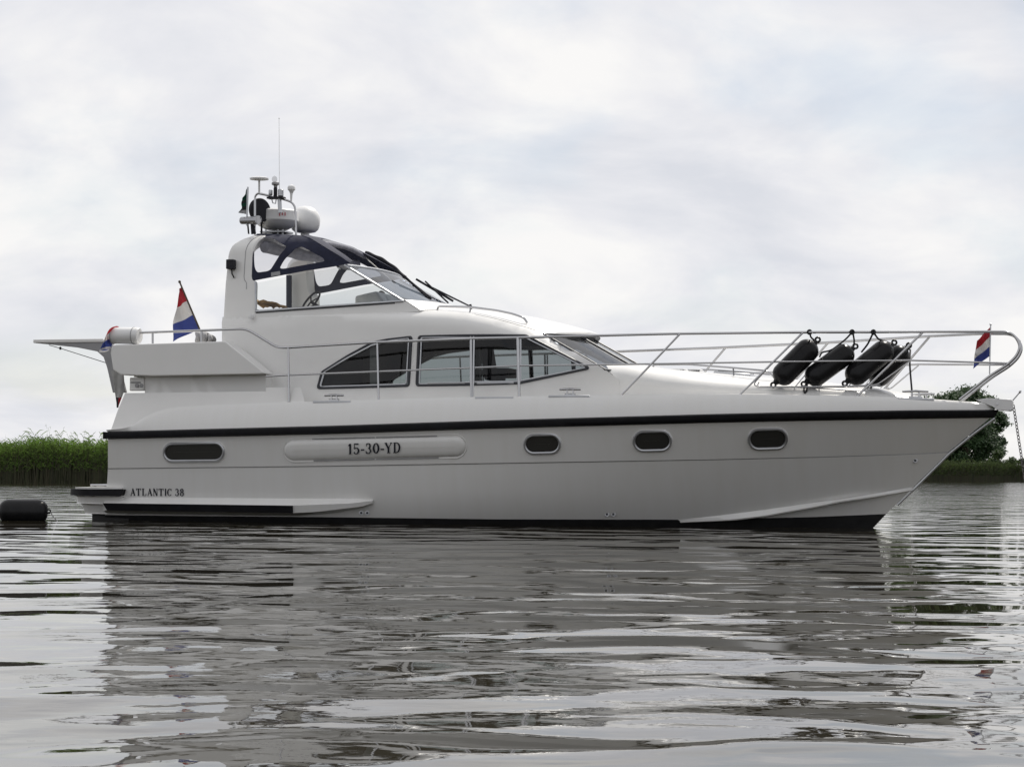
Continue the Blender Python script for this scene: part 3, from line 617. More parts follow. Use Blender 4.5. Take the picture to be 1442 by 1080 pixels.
def build_cabin():
    mb = panel(CAB, cab_y, [W1, W2], .08); cabs = mb.build2('cabin_side', M['gel'], YA, smooth=40, solid=.03); cab = cabs[0]
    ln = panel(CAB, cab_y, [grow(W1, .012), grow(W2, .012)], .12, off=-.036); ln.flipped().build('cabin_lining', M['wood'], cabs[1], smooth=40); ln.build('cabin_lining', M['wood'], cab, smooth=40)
    # panes and frames, both sides
    mull = [(665, 471.5, 541.5), (731, 471.5, 539.5)]
    for side in (1, -1):
        f = (lambda q: q) if side == 1 else mir
        for wi, w in enumerate((W1, W2)):
            fr = MB(); fr.tube(f(loop3(w, cab_y, .004)), .017, 6, closed=True); frame = fr.build('window_frame', M['seam'], cabs[0] if side == 1 else cabs[1])
            t = MB(); t.tube(f(loop3(shrink(w, .035), cab_y, .004)), .012, 6, closed=True)
            if wi == 1:
                for u, va, vb in mull:
                    for du in (-2.2, 2.2):
                        a, b = P(u + du, va, cab_y), P(u + du, vb, cab_y); t.tube(f([a + Vector((0, -.003, 0)), b + Vector((0, -.003, 0))]), .012, 6)
                for ua, ub in ((603, 655), (672, 724)): t.tube(f([P(ua, 540, cab_y) + Vector((0, -.012, 0)), P(ub, 539.3, cab_y) + Vector((0, -.012, 0))]), .014, 6)
            t.build('trim', M['alu'], frame)
            if wi == 1:
                for u, va, vb in mull:
                    a, b = P(u, va, cab_y), P(u, vb, cab_y); k = MB(); k.tube(f([a + Vector((0, .01, 0)), b + Vector((0, .01, 0))]), .022, 6); k.build('mullion', M['seam'], frame)
            g = panel(w, cab_y, [], .15, off=-.012)
            if side == -1: g.v = [(x, -y, z) for x, y, z in g.v]; g.f = [tuple(reversed(q)) for q in g.f]
            g.build('pane', M['glass'], frame, smooth=40)
    # curtain behind the aft panes, interior floor, furniture
    fl = MB(); x0, x1 = P(330, 545, 1.3).x, P(850, 540, 1.3).x; zf = P(600, 549, 1.35).z
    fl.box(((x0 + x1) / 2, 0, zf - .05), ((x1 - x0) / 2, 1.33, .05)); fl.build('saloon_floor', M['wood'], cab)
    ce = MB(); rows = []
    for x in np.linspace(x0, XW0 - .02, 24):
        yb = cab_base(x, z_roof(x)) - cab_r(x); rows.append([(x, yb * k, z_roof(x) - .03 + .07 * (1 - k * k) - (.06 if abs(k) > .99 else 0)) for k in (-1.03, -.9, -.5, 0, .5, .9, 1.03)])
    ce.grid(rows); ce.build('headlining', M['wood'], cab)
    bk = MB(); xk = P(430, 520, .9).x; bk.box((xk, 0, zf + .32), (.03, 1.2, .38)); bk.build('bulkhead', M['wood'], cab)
    hs = MB(); q = P(688, 520, .2); hs.box((q.x, .35, zf + .28), (.19, .24, .06)); hs.box((q.x - .16, .35, zf + .42), (.04, .22, .24), Matrix.Rotation(R(-10), 3, 'Y')); hs.box((q.x, .35, zf + .12), (.06, .06, .14)); hs.build('helm_seat', M['canvas'], cab, bevel=.03)
    cu = MB(); rows = []
    for k in range(15): rows.append([P(519 + k * .8, v, cab_y) + Vector((0, .05 + .012 * (k % 2), 0)) for v in (484, 541)])
    cu.grid(rows); cu.build('curtain', M['cloth'], cab)
    # roof
    rows = []
    xs = list(np.linspace(P(312, 470, 1.2).x, XW0, 50))
    ks = [-1, -.985, -.95, -.88, -.75, -.6, -.4, -.2, 0, .2, .4, .6, .75, .88, .95, .985, 1]
    for x in xs:
        yb = cab_base(x, z_roof(x)) - cab_r(x) + .004; fwd = max(0, (x - xs[0]) / (xs[-1] - xs[0])) ** 3
        rows.append([(x + .34 * fwd * (1 - abs(k) ** 2.2), k * yb, z_roof(x) - (.0 if x < XW0 - .3 else 0) + .085 * (1 - k * k)) for k in ks])
    last = rows[-1]
    lw = [1 - abs(k) ** 5 for k in ks]
    for dx, dz in ((.05, -.025), (.055, -.05), (-.06, -.06)): rows.append([(p[0] + dx * w, p[1] * (1 - .01 * w), p[2] + dz * w) for p, w in zip(last, lw)])
    ro = MB(); ro.grid(rows, flip=True); roof = ro.build('coachroof', M['gel'], YA, smooth=50)
    # lower windscreen
    A0, A1 = P(764.5, 469.6, cab_y), P(852.8, 520.8, cab_y); rows = []
    for t in np.linspace(0, 1, 8):
        a = A0.lerp(A1, t); a.y += .006; rows.append([Vector((a.x + .30 * (1 - abs(k) ** 2.2), a.y * -k * -1 if 0 else -a.y * k, a.z + .0)) for k in np.linspace(-1, 1, 21)])
    ws = MB(); ws.grid(rows); w = ws.build('windscreen', M['screen'], YA, smooth=60)
    fr = MB(); fr.tube([r[0] for r in rows], .014, 8); fr.tube([r[-1] for r in rows], .018, 8); fr.tube(rows[-1], .012, 8); fr.tube(rows[0][2:-2], .010, 8)
    for j in (7, 13): fr.tube([r[j] for r in rows], .018, 8)
    fr.build('windscreen_frame', M['seam'], w)
    # pillar between side glass and windscreen is part of cabin_side; inner dash
    d = MB(); zz = A1.z - .06; d.box((A1.x - .25, 0, zz - .03), (.5, 1.25, .03)); d.build('dashboard', M['seam'], cab, bevel=.02)
    # handrails on the roof
    for yy in (.98, -.98):
        h = MB(); pts = [on_y(615.5, 437, -.98), on_y(617.5, 431.5, -.98), on_y(663, 432.5, -.98), on_y(700, 437.3, -.98), on_y(722, 442, -.98), on_y(738, 447.5, -.98), on_y(742.5, 455, -.98)]
        if yy > 0: pts = mir(pts)
        h.tube(fillet(pts, .06), .014, 8); h.tube([pts[2], pts[2] + Vector((-.02, 0, -.1))], .012, 6); h.build('roof_handrail', M['steel'], roof)
    return cab
CABIN = build_cabin()

def build_decks():
    # deck sheet between the deck edges, slightly crowned
    mb = MB(); rows = []
    for x in np.linspace(P(400, 560, 1.6).x, lDE.X[-1] - .01, 60):
        y = deck_y(x) + .002; rows.append([(x, y * k, deck_z(x) - .004 + .05 * (1 - k * k) * min(1, y)) for k in np.linspace(-1, 1, 9)])
    mb.grid(rows, flip=True); dk = mb.build('deck', M['deck'], YA, smooth=50)
    # raised foredeck trunk
    px = [(846, 516), (860, 513.5), (899, 512.5), (949, 520), (1004, 524), (1051, 528), (1100, 531.5), (1150, 535.5), (1228, 543.5), (1271, 552), (1300, 559.5), (1322, 564)]
    cr = [on_y(u, v, -.55) for u, v in px]; cx = [p.x for p in cr]; cz = [p.z for p in cr]; rows = []
    ths = [0, .05, .1, .16, .23, .3, .37, .44, .5]; ths = ths + [1 - t for t in reversed(ths[:-1])]
    for x in np.linspace(P(838, 540, 1.36).x, cx[-1], 60):
        bl = min(1, max(0, (x - cx[0]) / 1.6)); fw = max(0, (x - cx[0]) / (cx[-1] - cx[0])); py = .20 + .30 * bl + .5 * fw; ye = min(cab_base(x, 1.55) - .003, deck_y(x) - .17 - .12 * min(1, max(0, (x - cx[0]) / 2)) + .20 * fw * fw); ye = max(ye, .12); zd = deck_z(x) - .02; h = max(.015, itp(x, cx, cz) - zd)
        rows.append([(x, -ye * (abs(math.cos(t * math.pi)) ** py) * (1 if t < .5 else -1), zd + h * (math.sin(t * math.pi) ** (.45 + .15 * bl + .4 * fw) if t not in (0, 1) else 0)) for t in ths])
        rows[-1] = [(a, b - math.copysign(.085 * max(0, c - 1.55) * (1 - bl), b), c) for a, b, c in rows[-1]]
    tr = MB(); tr.grid(rows); n = len(rows[0]); tr.add(rows[-1], [tuple(range(n))]); t = tr.build('foredeck_trunk', M['gel'], YA, smooth=60)
    # vents, hatch, grab rails on the trunk
    for (u0, u1, v) in ((946, 967, 520), (971, 988, 520.5)):
        a, b = on_y(u0, v, -.35), on_y(u1, v, -.35); k = MB(); k.box(((a.x + b.x) / 2, -.35, a.z - .03), ((b.x - a.x) / 2, .09, .035)); q = k.build('deck_vent', M['plastic'], t, bevel=.012)
        s = MB()
        for i in range(5): s.box((a.x + (b.x - a.x) * (i + .7) / 5.4, -.443, a.z - .026), (.012, .003, .014))
        s.build('vent_slot', M['seam'], q, smooth=0)
    for yy in (1, -1):
        h = MB(); pts = [on_y(918, 521.5, -.7), on_y(919.5, 514, -.7), on_y(969, 513.2, -.7), on_y(1031, 517.8, -.7), on_y(1082, 522.5, -.7), on_y(1091, 533, -.7)]
        post = [on_y(1032.5, 518, -.7), on_y(1033, 529, -.7)]
        if yy < 0: pts, post = mir(pts), mir(post)
        h.tube(fillet(pts, .06), .012, 8); h.tube(post, .011, 6); h.build('grab_rail', M['steel'], t)
    a, b = on_y(1010, 523, 0), on_y(1062, 528, 0); k = MB(); k.box(((a.x + b.x) / 2, 0, (a.z + b.z) / 2 - .03), ((b.x - a.x) / 2, .27, .03), Matrix.Rotation(R(5), 3, 'Y')); hq = k.build('deck_hatch', M['alu'], t, bevel=.02)
    k = MB(); k.box(((a.x + b.x) / 2, 0, (a.z + b.z) / 2 + .004), ((b.x - a.x) / 2 - .05, .22, .008), Matrix.Rotation(R(5), 3, 'Y')); k.build('hatch_glass', M['pane'], hq, bevel=.004)
    # non-slip pads at the deck edge
    for u0, u1, v in ((441, 494, 565.4), (669, 723, 559.8), (772, 830, 557.6), (1262, 1313, 561.8)):
        a, b = P(u0, v, lambda x, z: deck_y(x) + .008), P(u1, v, lambda x, z: deck_y(x) + .008); k = MB(); mid = (a + b) / 2; ang = math.atan2(b.y - a.y, b.x - a.x)
        k.box(mid + Vector((0, .04, -.004)), ((b - a).length / 2, .05, .014), Matrix.Rotation(ang, 3, 'Z') @ Matrix.Rotation(-math.atan2(b.z - a.z, (b - a).xy.length), 3, 'Y')); k.build('deck_pad', M['alu'], dk, bevel=.006)
    # mooring cleats
    for side in (1, -1):
        for u0, u1, v in ((457, 484, 557), (788, 818, 548.6), (1271, 1307, 551.5)):
            yf = lambda x, z: max(.15, deck_y(x) - .05); a, b = P(u0, v, yf), P(u1, v, yf); c = (a + b) / 2; k = MB()
            k.tube([a, c + Vector((0, 0, .006)), b], [.012, .016, .012], 8); zd = deck_z(c.x)
            for t in (.36, .64):
                q = a.lerp(b, t); k.tube([q, Vector((q.x, q.y, zd - .01))], .013, 8)
            k.tube([(a.lerp(b, .25).x, a.lerp(b, .25).y, zd + .006), (a.lerp(b, .75).x, a.lerp(b, .75).y, zd + .006)], .022, 8)
            if side < 0: k.v = [(x, -y, z) for x, y, z in k.v]; k.f = [tuple(reversed(f)) for f in k.f]
            k.build('mooring_cleat', M['steel'], dk)
build_decks()

def build_aft():
    # aft quarter wall
    qy = lambda x, z: lRT.y(x) - .38 * (z - lRT.z(x)) - .022
    poly = to_xz([(155.5, 608), (165, 580), (176, 553.5), (374, 551), (374.5, 545.5), (423, 545.5), (425, 551), (430, 570), (300, 578), (227, 590), (190, 608)], qy)
    mb = panel(poly, qy, [], .1); mb.mirror(); q0 = [P(155.5, 608, qy), P(165, 580, qy), P(176, 553.5, qy)]
    mb.grid([[Vector((p.x - .10 * (1 - k * k), -p.y * k, p.z)) for k in np.linspace(-1, 1, 13)] for p in q0])
    a = mb.build('aft_cabin_side', M['gel'], YA, smooth=40)
    t = MB(); t.box((on_y(275, 552, -1.6).x - .0, 0, P(250, 553.6, qy).z - .02), ((P(374, 552, qy).x - P(178, 552, qy).x) / 2, 1.53, .02)); t.build('aft_deck', M['deck'], a)
    # recessed wall under the coaming
    ry = lambda x, z: 1.535
    poly = to_xz([(204, 554), (204, 527), (374.5, 524), (374.5, 548), (372, 554)], ry); r = panel(poly, ry, [], .2); e0, e1 = P(374.5, 524, ry), P(374.5, 552, ry); r.grid([[e0, e1], [e0 + Vector((0, .25, 0)), e1 + Vector((0, .25, 0))]])
    r.build2('coaming_plinth', M['gel'], a, smooth=30)
    # coaming box
    cy = 1.70; outline = [(155.5, 497), (157, 487), (163, 485.5), (317, 480.5), (371, 523.5), (372.5, 526), (366, 526.6), (215, 529.5), (170, 528), (159, 521)]
    pts = [on_y(u, v, -cy) for u, v in outline]; n = len(pts); c = MB()
    for s in (1,):
        o = [Vector((p.x, s * p.y, p.z)) for p in pts]; i_ = [Vector((p.x, s * (p.y + .30), p.z)) for p in pts]
        c.add(o + i_, [tuple(range(n)) if s < 0 else tuple(reversed(range(n)))] + [tuple(range(n, 2 * n)) if s > 0 else tuple(reversed(range(n, 2 * n)))] + [((j, (j + 1) % n, n + (j + 1) % n, n + j) if s > 0 else (j, n + j, n + (j + 1) % n, (j + 1) % n)) for j in range(n)])
    co, _ = c.build2('coaming', M['gel'], YA, smooth=40, bevel=.075, seg=5)
    b = MB(); x0 = pts[0].x; b.box((x0 + .14, 0, (pts[2].z + pts[8].z) / 2), (.13, cy - .29, (pts[2].z - pts[8].z) / 2 - .01)); b.build('stern_coaming', M['gel'], co, bevel=.075, seg=5)
    # interior of the aft deck seen from above
    f = MB(); xa, xf = pts[0].x + .2, P(330, 520, 1.3).x; f.box(((xa + xf) / 2, 0, pts[7].z + .02), ((xf - xa) / 2, cy - .28, .02)); f.build('aft_cockpit_floor', M['deck'], co)
    # shore power socket block
    v = MB(); p = on_y(193, 541, -1.55); v.box(p + Vector((0, .02, 0)), (.10, .035, .085)); vb = v.build('socket_block', M['gel'], a, bevel=.012)
    s = MB()
    for u in (193, 199.5): s.lathe(on_y(u, 543, -1.57), (0, -1, 0), [(0, .026), (.012, .026), (.014, .016)], 12)
    s.box(on_y(191, 538.5, -1.57), (.07, .004, .008)); s.build('socket_cover', M['grey'], vb)
    # flybridge arch
    zt = on_y(345, 330, -1.0).z; zb = on_y(335, 470, -1.2).z; ry_ = .27
    fa = [on_y(u, v, -1.2) for u, v in ((312, 475), (312, 450), (312.5, 400), (314.7, 357), (318, 345.5), (322, 339.5), (329, 334), (337, 330.5))]
    ff = [on_y(u, v, -1.2) for u, v in ((362, 475), (360, 449), (359, 398), (352.5, 392), (352.2, 352), (354, 341), (357, 333), (361, 328.5))]
    xa = lambda z: itp(z, [p.z for p in fa], [p.x for p in fa]); xf_ = lambda z: itp(z, [p.z for p in ff], [p.x for p in ff])
    path = []
    yl = lambda z: 1.197 - .12 * (z - 2.45) if z > 2.45 else 1.197
    for z in np.linspace(zb, zt - ry_, 26): path.append((yl(z), z, Vector((0, 1, 0))))
    y0 = yl(zt - ry_) - ry_
    for k in range(1, 11):
        th = math.pi / 2 * k / 10; path.append((y0 + ry_ * math.cos(th), zt - ry_ + ry_ * math.sin(th), Vector((0, math.cos(th), -math.sin(th)))))
    half = path[:]; ring = []
    for (y, z, nin) in half: ring.append((Vector((0, -y, z)), Vector((0, nin.y, nin.z))))
    for k in np.linspace(y0 - .15, -(y0 - .15), 9): ring.append((Vector((0, -k, zt + .02 * (1 - (k / y0) ** 2))), Vector((0, 0, -1))))
    for (y, z, nin) in reversed(half): ring.append((Vector((0, y, z)), Vector((0, -nin.y, nin.z))))
    rows = []; th = .15
    for c0, nin in ring:
        A, B = xa(min(c0.z, zt)), xf_(min(c0.z, zt)); r = .05; o = []
        sec = [(A, r), (A + r * .3, r * .3), (A + r, 0), (B - .02, 0), (B, .02), (B - .06, th), (A + r, th), (A, th - r)]
        rows.append([Vector((x, c0.y, c0.z)) + nin * d for x, d in sec] )
    ar = MB(); rows = [q + [q[0]] for q in rows]; ar.grid(rows, flip=True); arch = ar.build('radar_arch', M['gel'], YA, smooth=40); sm = MB(); sm.tube([q[3].lerp(q[2], .32) - n_[1] * .001 for q, n_ in zip(rows, ring)][14:-14], .0045, 6); sm.build('arch_seam', M['grey'], arch)
    fl = MB(); p = P(327.5, 372, yl(2.9)); p = on_y(327.5, 373, -yl(on_y(327.5, 373, -1.2).z)); fl.box(p + Vector((0, -.05, 0)), (.052, .05, .062)); k = fl.build('side_lamp', M['canvas'], arch, bevel=.01)
    wv = MB(); wv.tube([p + Vector((.01, -.05, -.06)), p + Vector((.02, -.06, -.12)), p + Vector((.035, -.03, -.17))], .01, 6); wv.build('lamp_cable', M['black'], k)
    ho = MB(); ho.lathe(on_y(354, 446, -1.24) + Vector((0, .02, 0)), (0, -1, 0), [(0, .035), (.035, .035), (.04, .02)], 14); ho.build('cap', M['plastic'], arch)
    return arch, zt, y0, yl
ARCH, ZT, YTOP, ARCH_Y = build_aft()

def build_flybridge():
    fy = lambda x, z: 1.19 - .12 * (z - 2.45)
    poly = to_xz([(355, 454), (358.5, 438.8), (569.5, 424), (591, 438.5), (520, 443), (450, 447)], fy)
    mb = panel(poly, fy, [], .1); mb.mirror()
    a0, a1 = P(569.5, 424, fy), P(591, 438.5, fy); rows = []
    for a, bl in ((a0, .22), (a1, .36)): rows.append([Vector((a.x + bl * (1 - abs(k) ** 2.2), -a.y * k, a.z + (.06 * (1 - k * k) if bl > .3 else .02 * (1 - k * k)))) for k in np.linspace(-1, 1, 17)])
    mb.grid(rows); fb = mb.build('flybridge_coaming', M['gel'], YA, smooth=40, solid=.02)
    # side glass
    sg = to_xz([(360, 399), (361, 437.6), (566, 423.8), (486.5, 375), (430, 384.5)], fy)
    for side in (1, -1):
        g = panel(sg, fy, [], .3); f = (lambda q: q) if side == 1 else mir
        if side < 0: g.v = [(x, -y, z) for x, y, z in g.v]; g.f = [tuple(reversed(q)) for q in g.f]
        gl = g.build('side_glass', M['clear'], fb, smooth=0)
        t = MB(); lp = [P(360, 397, fy), P(360.5, 438.5, fy), P(568, 424, fy)]; t.tube(f([q + Vector((0, -.004, 0)) for q in lp]), .016, 8); t.tube(f([P(568, 424, fy), P(485, 373.5, fy)]), .016, 8); t.build('glass_frame', M['alu'], gl)
        s = MB(); s.tube(f([P(361, 440.2, fy) + Vector((0, -.004, 0)), P(556, 426.5, fy) + Vector((0, -.004, 0))]), .011, 6); s.build('glass_seal', M['seam'], gl)
    # windscreen
    A0, A1 = P(486, 373.5, fy), P(569.5, 423.6, fy); rows = []
    for t in np.linspace(0, 1, 6):
        a = A0.lerp(A1, t); rows.append([Vector((a.x + .22 * (1 - abs(k) ** 2.2), -a.y * k, a.z + .0)) for k in np.linspace(-1, 1, 17)])
    w = MB(); w.grid(rows); ws = w.build('flybridge_windscreen', M['screen'], YA, smooth=60)
    fr = MB(); fr.tube(rows[0], .016, 8); fr.tube(rows[-1], .014, 8)
    fr.build('windscreen_rim', M['alu'], ws)
    # wipers
    def base(y, u, v): return on_y(u, v, y)
    for (bu, bv, tu, tv, y) in ((614.5, 431, 577, 397, -.25), (663, 432, 606, 404.5, .55)):
        b = on_y(bu, bv, y); t = on_y(tu, tv, y + .03); wi = MB(); wi.tube([b + Vector((0, 0, -.06)), b, b + Vector((-.01, 0, .03))], .018, 8); wi.tube([b, t], .010, 6); wi.tube([b + Vector((0, .06, 0)), t + Vector((.02, .03, 0))], .007, 6)
        wo = wi.build('wiper_arm', M['canvas'], ws); bl = MB(); d = (t - b).normalized()
        c = t + Vector((-.0, 0, -.01)); bl.box(c + Vector((.06, 0, -.03)), (.30, .012, .014), Matrix.Rotation(R(38) if y < 0 else R(30), 3, 'Y')); bl.box(c + Vector((.10, -.03, -.06)), (.22, .008, .01), Matrix.Rotation(R(42), 3, 'Y')); bl.build('wiper_blade', M['canvas'], wo)
    b = on_y(612, 426, -.1); wi = MB()
    for dx, dz, l in ((.0, .0, .2), (.06, -.05, .26), (-.1, .08, .2)): wi.box(b + Vector((dx, .1, dz)), (l, .012, .012), Matrix.Rotation(R(33), 3, 'Y'))
    wi.build('wiper_linkage', M['canvas'], ws)
    # interior: floor, console, wheel, bench
    zf = z_roof(P(430, 440, 1.1).x) + .03
    co = MB(); a = P(527, 427, .6); x0, x1 = on_y(484, 430, -.2).x, on_y(560, 430, -.2).x
    co.add([(x0 + .35, -.75, zf), (x0 + .35, -.75, zf + .24), (x0 + .65, -.75, zf + .30), (x1 + .05, -.75, zf + .08), (x1 + .05, -.75, zf), (x0 + .35, .9, zf), (x0 + .35, .9, zf + .24), (x0 + .65, .9, zf + .30), (x1 + .05, .9, zf + .08), (x1 + .05, .9, zf)], [(4, 3, 2, 1, 0), (5, 6, 7, 8, 9), (0, 1, 6, 5), (1, 2, 7, 6), (2, 3, 8, 7), (3, 4, 9, 8)]); con = co.build('helm_console', M['cloth'], fb, bevel=.03)
    cp = MB(); c = on_y(537, 414, .1); cp.lathe(c + Vector((0, 0, -.03)), (0, 0, 1), [(0, .07), (.02, .06), (.05, .045), (.07, .02), (.075, .003)], 14); cp.build('compass', M['canvas'], con)
    wh = MB(); wc = on_y(438, 425, .55); ax = Vector((-.75, 0, .6)).normalized(); e1 = Vector((0, 1, 0)); e2 = ax.cross(e1)
    wh.tube([wc + (e1 * math.cos(t) + e2 * math.sin(t)) * .17 for t in np.linspace(0, 2 * math.pi, 28, endpoint=False)], .014, 8, closed=True)
    for t in (R(90), R(210), R(330)): wh.tube([wc, wc + (e1 * math.cos(t) + e2 * math.sin(t)) * .17], .011, 6)
    wh.tube([wc, wc - ax * .25 + Vector((.05, 0, 0))], .022, 8); wh.build('steering_wheel', M['canvas'], con)
    be = MB(); b0, b1 = on_y(364, 436, .2).x, on_y(404, 436, .2).x; be.box(((b0 + b1) / 2, .1, zf + .03), ((b1 - b0) / 2, .95, .05)); bench = be.build('bench_seat', M['cloth'], fb, bevel=.03)
    po = MB(); p = on_y(403, 420, .9)
    # canopy of navy canvas with clear windows
    def can_y(x, z):
        y = fy(x, z) + .004; zz = z - (ZT - .27)
        if zz > 0: y -= .27 - math.sqrt(max(0, .27 ** 2 - min(zz, .27) ** 2))
        return y
    body = to_xz([(353.5, 396), (352.5, 352), (354.5, 341), (358, 334), (362, 329.3), (400, 330.6), (425, 332.2), (436, 335.5), (463, 352), (478, 361), (493, 371), (470, 375.5), (430, 381.5)], can_y)
    wa = round_poly(to_xz([(358.5, 377), (358, 341), (362, 334.5), (386, 335.5), (394, 342), (405, 347), (393, 360.5), (380, 381.5), (362, 384)], can_y), .05)
    wb = round_poly(to_xz([(393.5, 378), (400, 366), (418, 348.5), (426, 347.5), (455, 363.5), (457.5, 368), (400, 378.5)], can_y), .05)
    c = panel(body, can_y, [wa, wb], .07); c.mirror()
    top = [(362, 329.3), (380, 329.9), (400, 330.6), (425, 332.2), (436, 335.5)]; rows = []
    for u, v in top:
        p = P(u, v, can_y); rows.append([Vector((p.x, -p.y * k, p.z + .05 * (1 - k * k))) for k in np.linspace(-1, 1, 13)])
    c.grid(rows, flip=True)
    can = c.build('canopy', M['navy'], YA, smooth=50, solid=.006)
    for side in (1, -1):
        for w_ in (wa, wb):
            g = panel(w_, can_y, [], .15, off=-.003)
            if side < 0: g.v = [(x, -y, z) for x, y, z in g.v]; g.f = [tuple(reversed(q)) for q in g.f]
            g.build('canopy_window', M['vinyl'], can, smooth=50)
    rc = MB(); rc.tube([on_y(407, 388, .84), on_y(407, 436, .86)], .040, 10); rc.build('added_leg_edge_strip', M['navy'], can)  # added navy tube for the dark edge of the far arch leg
    # front edge: canvas strip across, bows, rolled-up front panel
    e = [P(436, 335.5, can_y), P(452, 345, can_y), P(478, 361, can_y)]
    for s in (1, -1):
        hem = MB(); rows = []
        for u, v in ((425, 332.2), (436, 335.5), (450, 344), (463, 352), (478, 361), (492.5, 371)):
            p = P(u, v, can_y); w0 = .30 if u < 440 else .30 - (u - 440) / 53 * .24
            rows.append([Vector((p.x, s * p.y, p.z)), Vector((p.x + .02, s * (p.y + w0 * .5), p.z + .025)), Vector((p.x + .03, s * (p.y + w0), p.z + .02))])
        hem.grid(rows)
        hem.build('canopy_hem', M['navy'], can, smooth=60, solid=.006)
    bow = MB(); p = P(440, 337, can_y); bow.tube(fillet([P(478, 379, can_y) + Vector((0, .03, 0)), p + Vector((0, .04, -.02)), p + Vector((.03, .45, .03)), mir([p + Vector((.03, .45, .03))])[0], mir([p + Vector((0, .04, -.02))])[0], mir([P(478, 379, can_y) + Vector((0, .03, 0))])[0]], .2), .014, 8); bow.build('canopy_bow', M['steel'], can)
    ro = MB(); pts = [p + Vector((.05, .12 + k * 2 * (abs(p.y) - .12) / 39, -.05 + .05 * math.sin(k / 39 * math.pi) + .003 * math.sin(k * .3))) for k in range(40)]; ro.tube(pts, [.031 + .002 * math.sin(k * .25) for k in range(40)], 10); ro.build('rolled_panel', M['greyblue'], can)
    ro = MB(); q0 = mir([P(440, 337, can_y)])[0]; q1 = mir([P(492, 371, can_y)])[0]
    pts = [q0.lerp(q1, t) + Vector((.03, -.05, .0 + .05 * math.sin(t * math.pi))) for t in np.linspace(0, 1, 40)]; ro.tube(pts, [.036 + .005 * math.sin(k * .5) - .014 * k / 39 for k in range(40)], 12); ro.build('rolled_panel', M['canvas'], can)
    # inner roll hanging under the arch and strap
    ro = MB(); a = P(362, 346, can_y); pts = [a + Vector((.05 + k * .022, .12 + k * .06, -.01 - k * .003 + .01 * math.sin(k * .9))) for k in range(30)]; ro.tube(pts, [.075 + .008 * math.sin(k * .8) for k in range(30)], 12); ro.build('rolled_window', M['greyblue'], can)
    st = MB(); st.add([P(382, 384, can_y) + Vector((0, -.008, 0)), P(394.5, 382, can_y) + Vector((0, -.008, 0)), P(395.5, 387.5, fy) + Vector((0, -.016, 0)), P(382.5, 389.5, fy) + Vector((0, -.016, 0))], [(3, 2, 1, 0)]); st.build('flap', M['grey'], can, smooth=0)
    return zf, bench
ZF, BENCH = build_flybridge()
def blanket():
    p0 = on_y(363.5, 432, .2); mb = MB(); rows = []
    for i in range(15):
        r = []
        for j in range(9):
            x = p0.x + i / 14 * .40; y = -.55 + j / 8 * .8; e = math.sin(math.pi * min(1, i / 14 * 1.02)) * .5 + .5
            r.append((x, y, ZF + .16 + (.12 - .07 * i / 14) * (.7 + .3 * math.sin(i * 1.3 + j)) * (math.sin(math.pi * (j + .3) / 8.6) ** .5) + .012 * math.sin(i * 2.3 + j * 1.7)))
        rows.append(r)
    mb.grid(rows); o = mb.build('blanket', M['tan'], smooth=80, solid=.015); o.matrix_world = YA_M; tag(o, 'crumpled ochre and brown blanket on the flybridge bench behind the side glass', 'blanket')
YA_M = Matrix.Translation(BO) @ Matrix.Rotation(-PSI, 4, 'Z')
blanket()

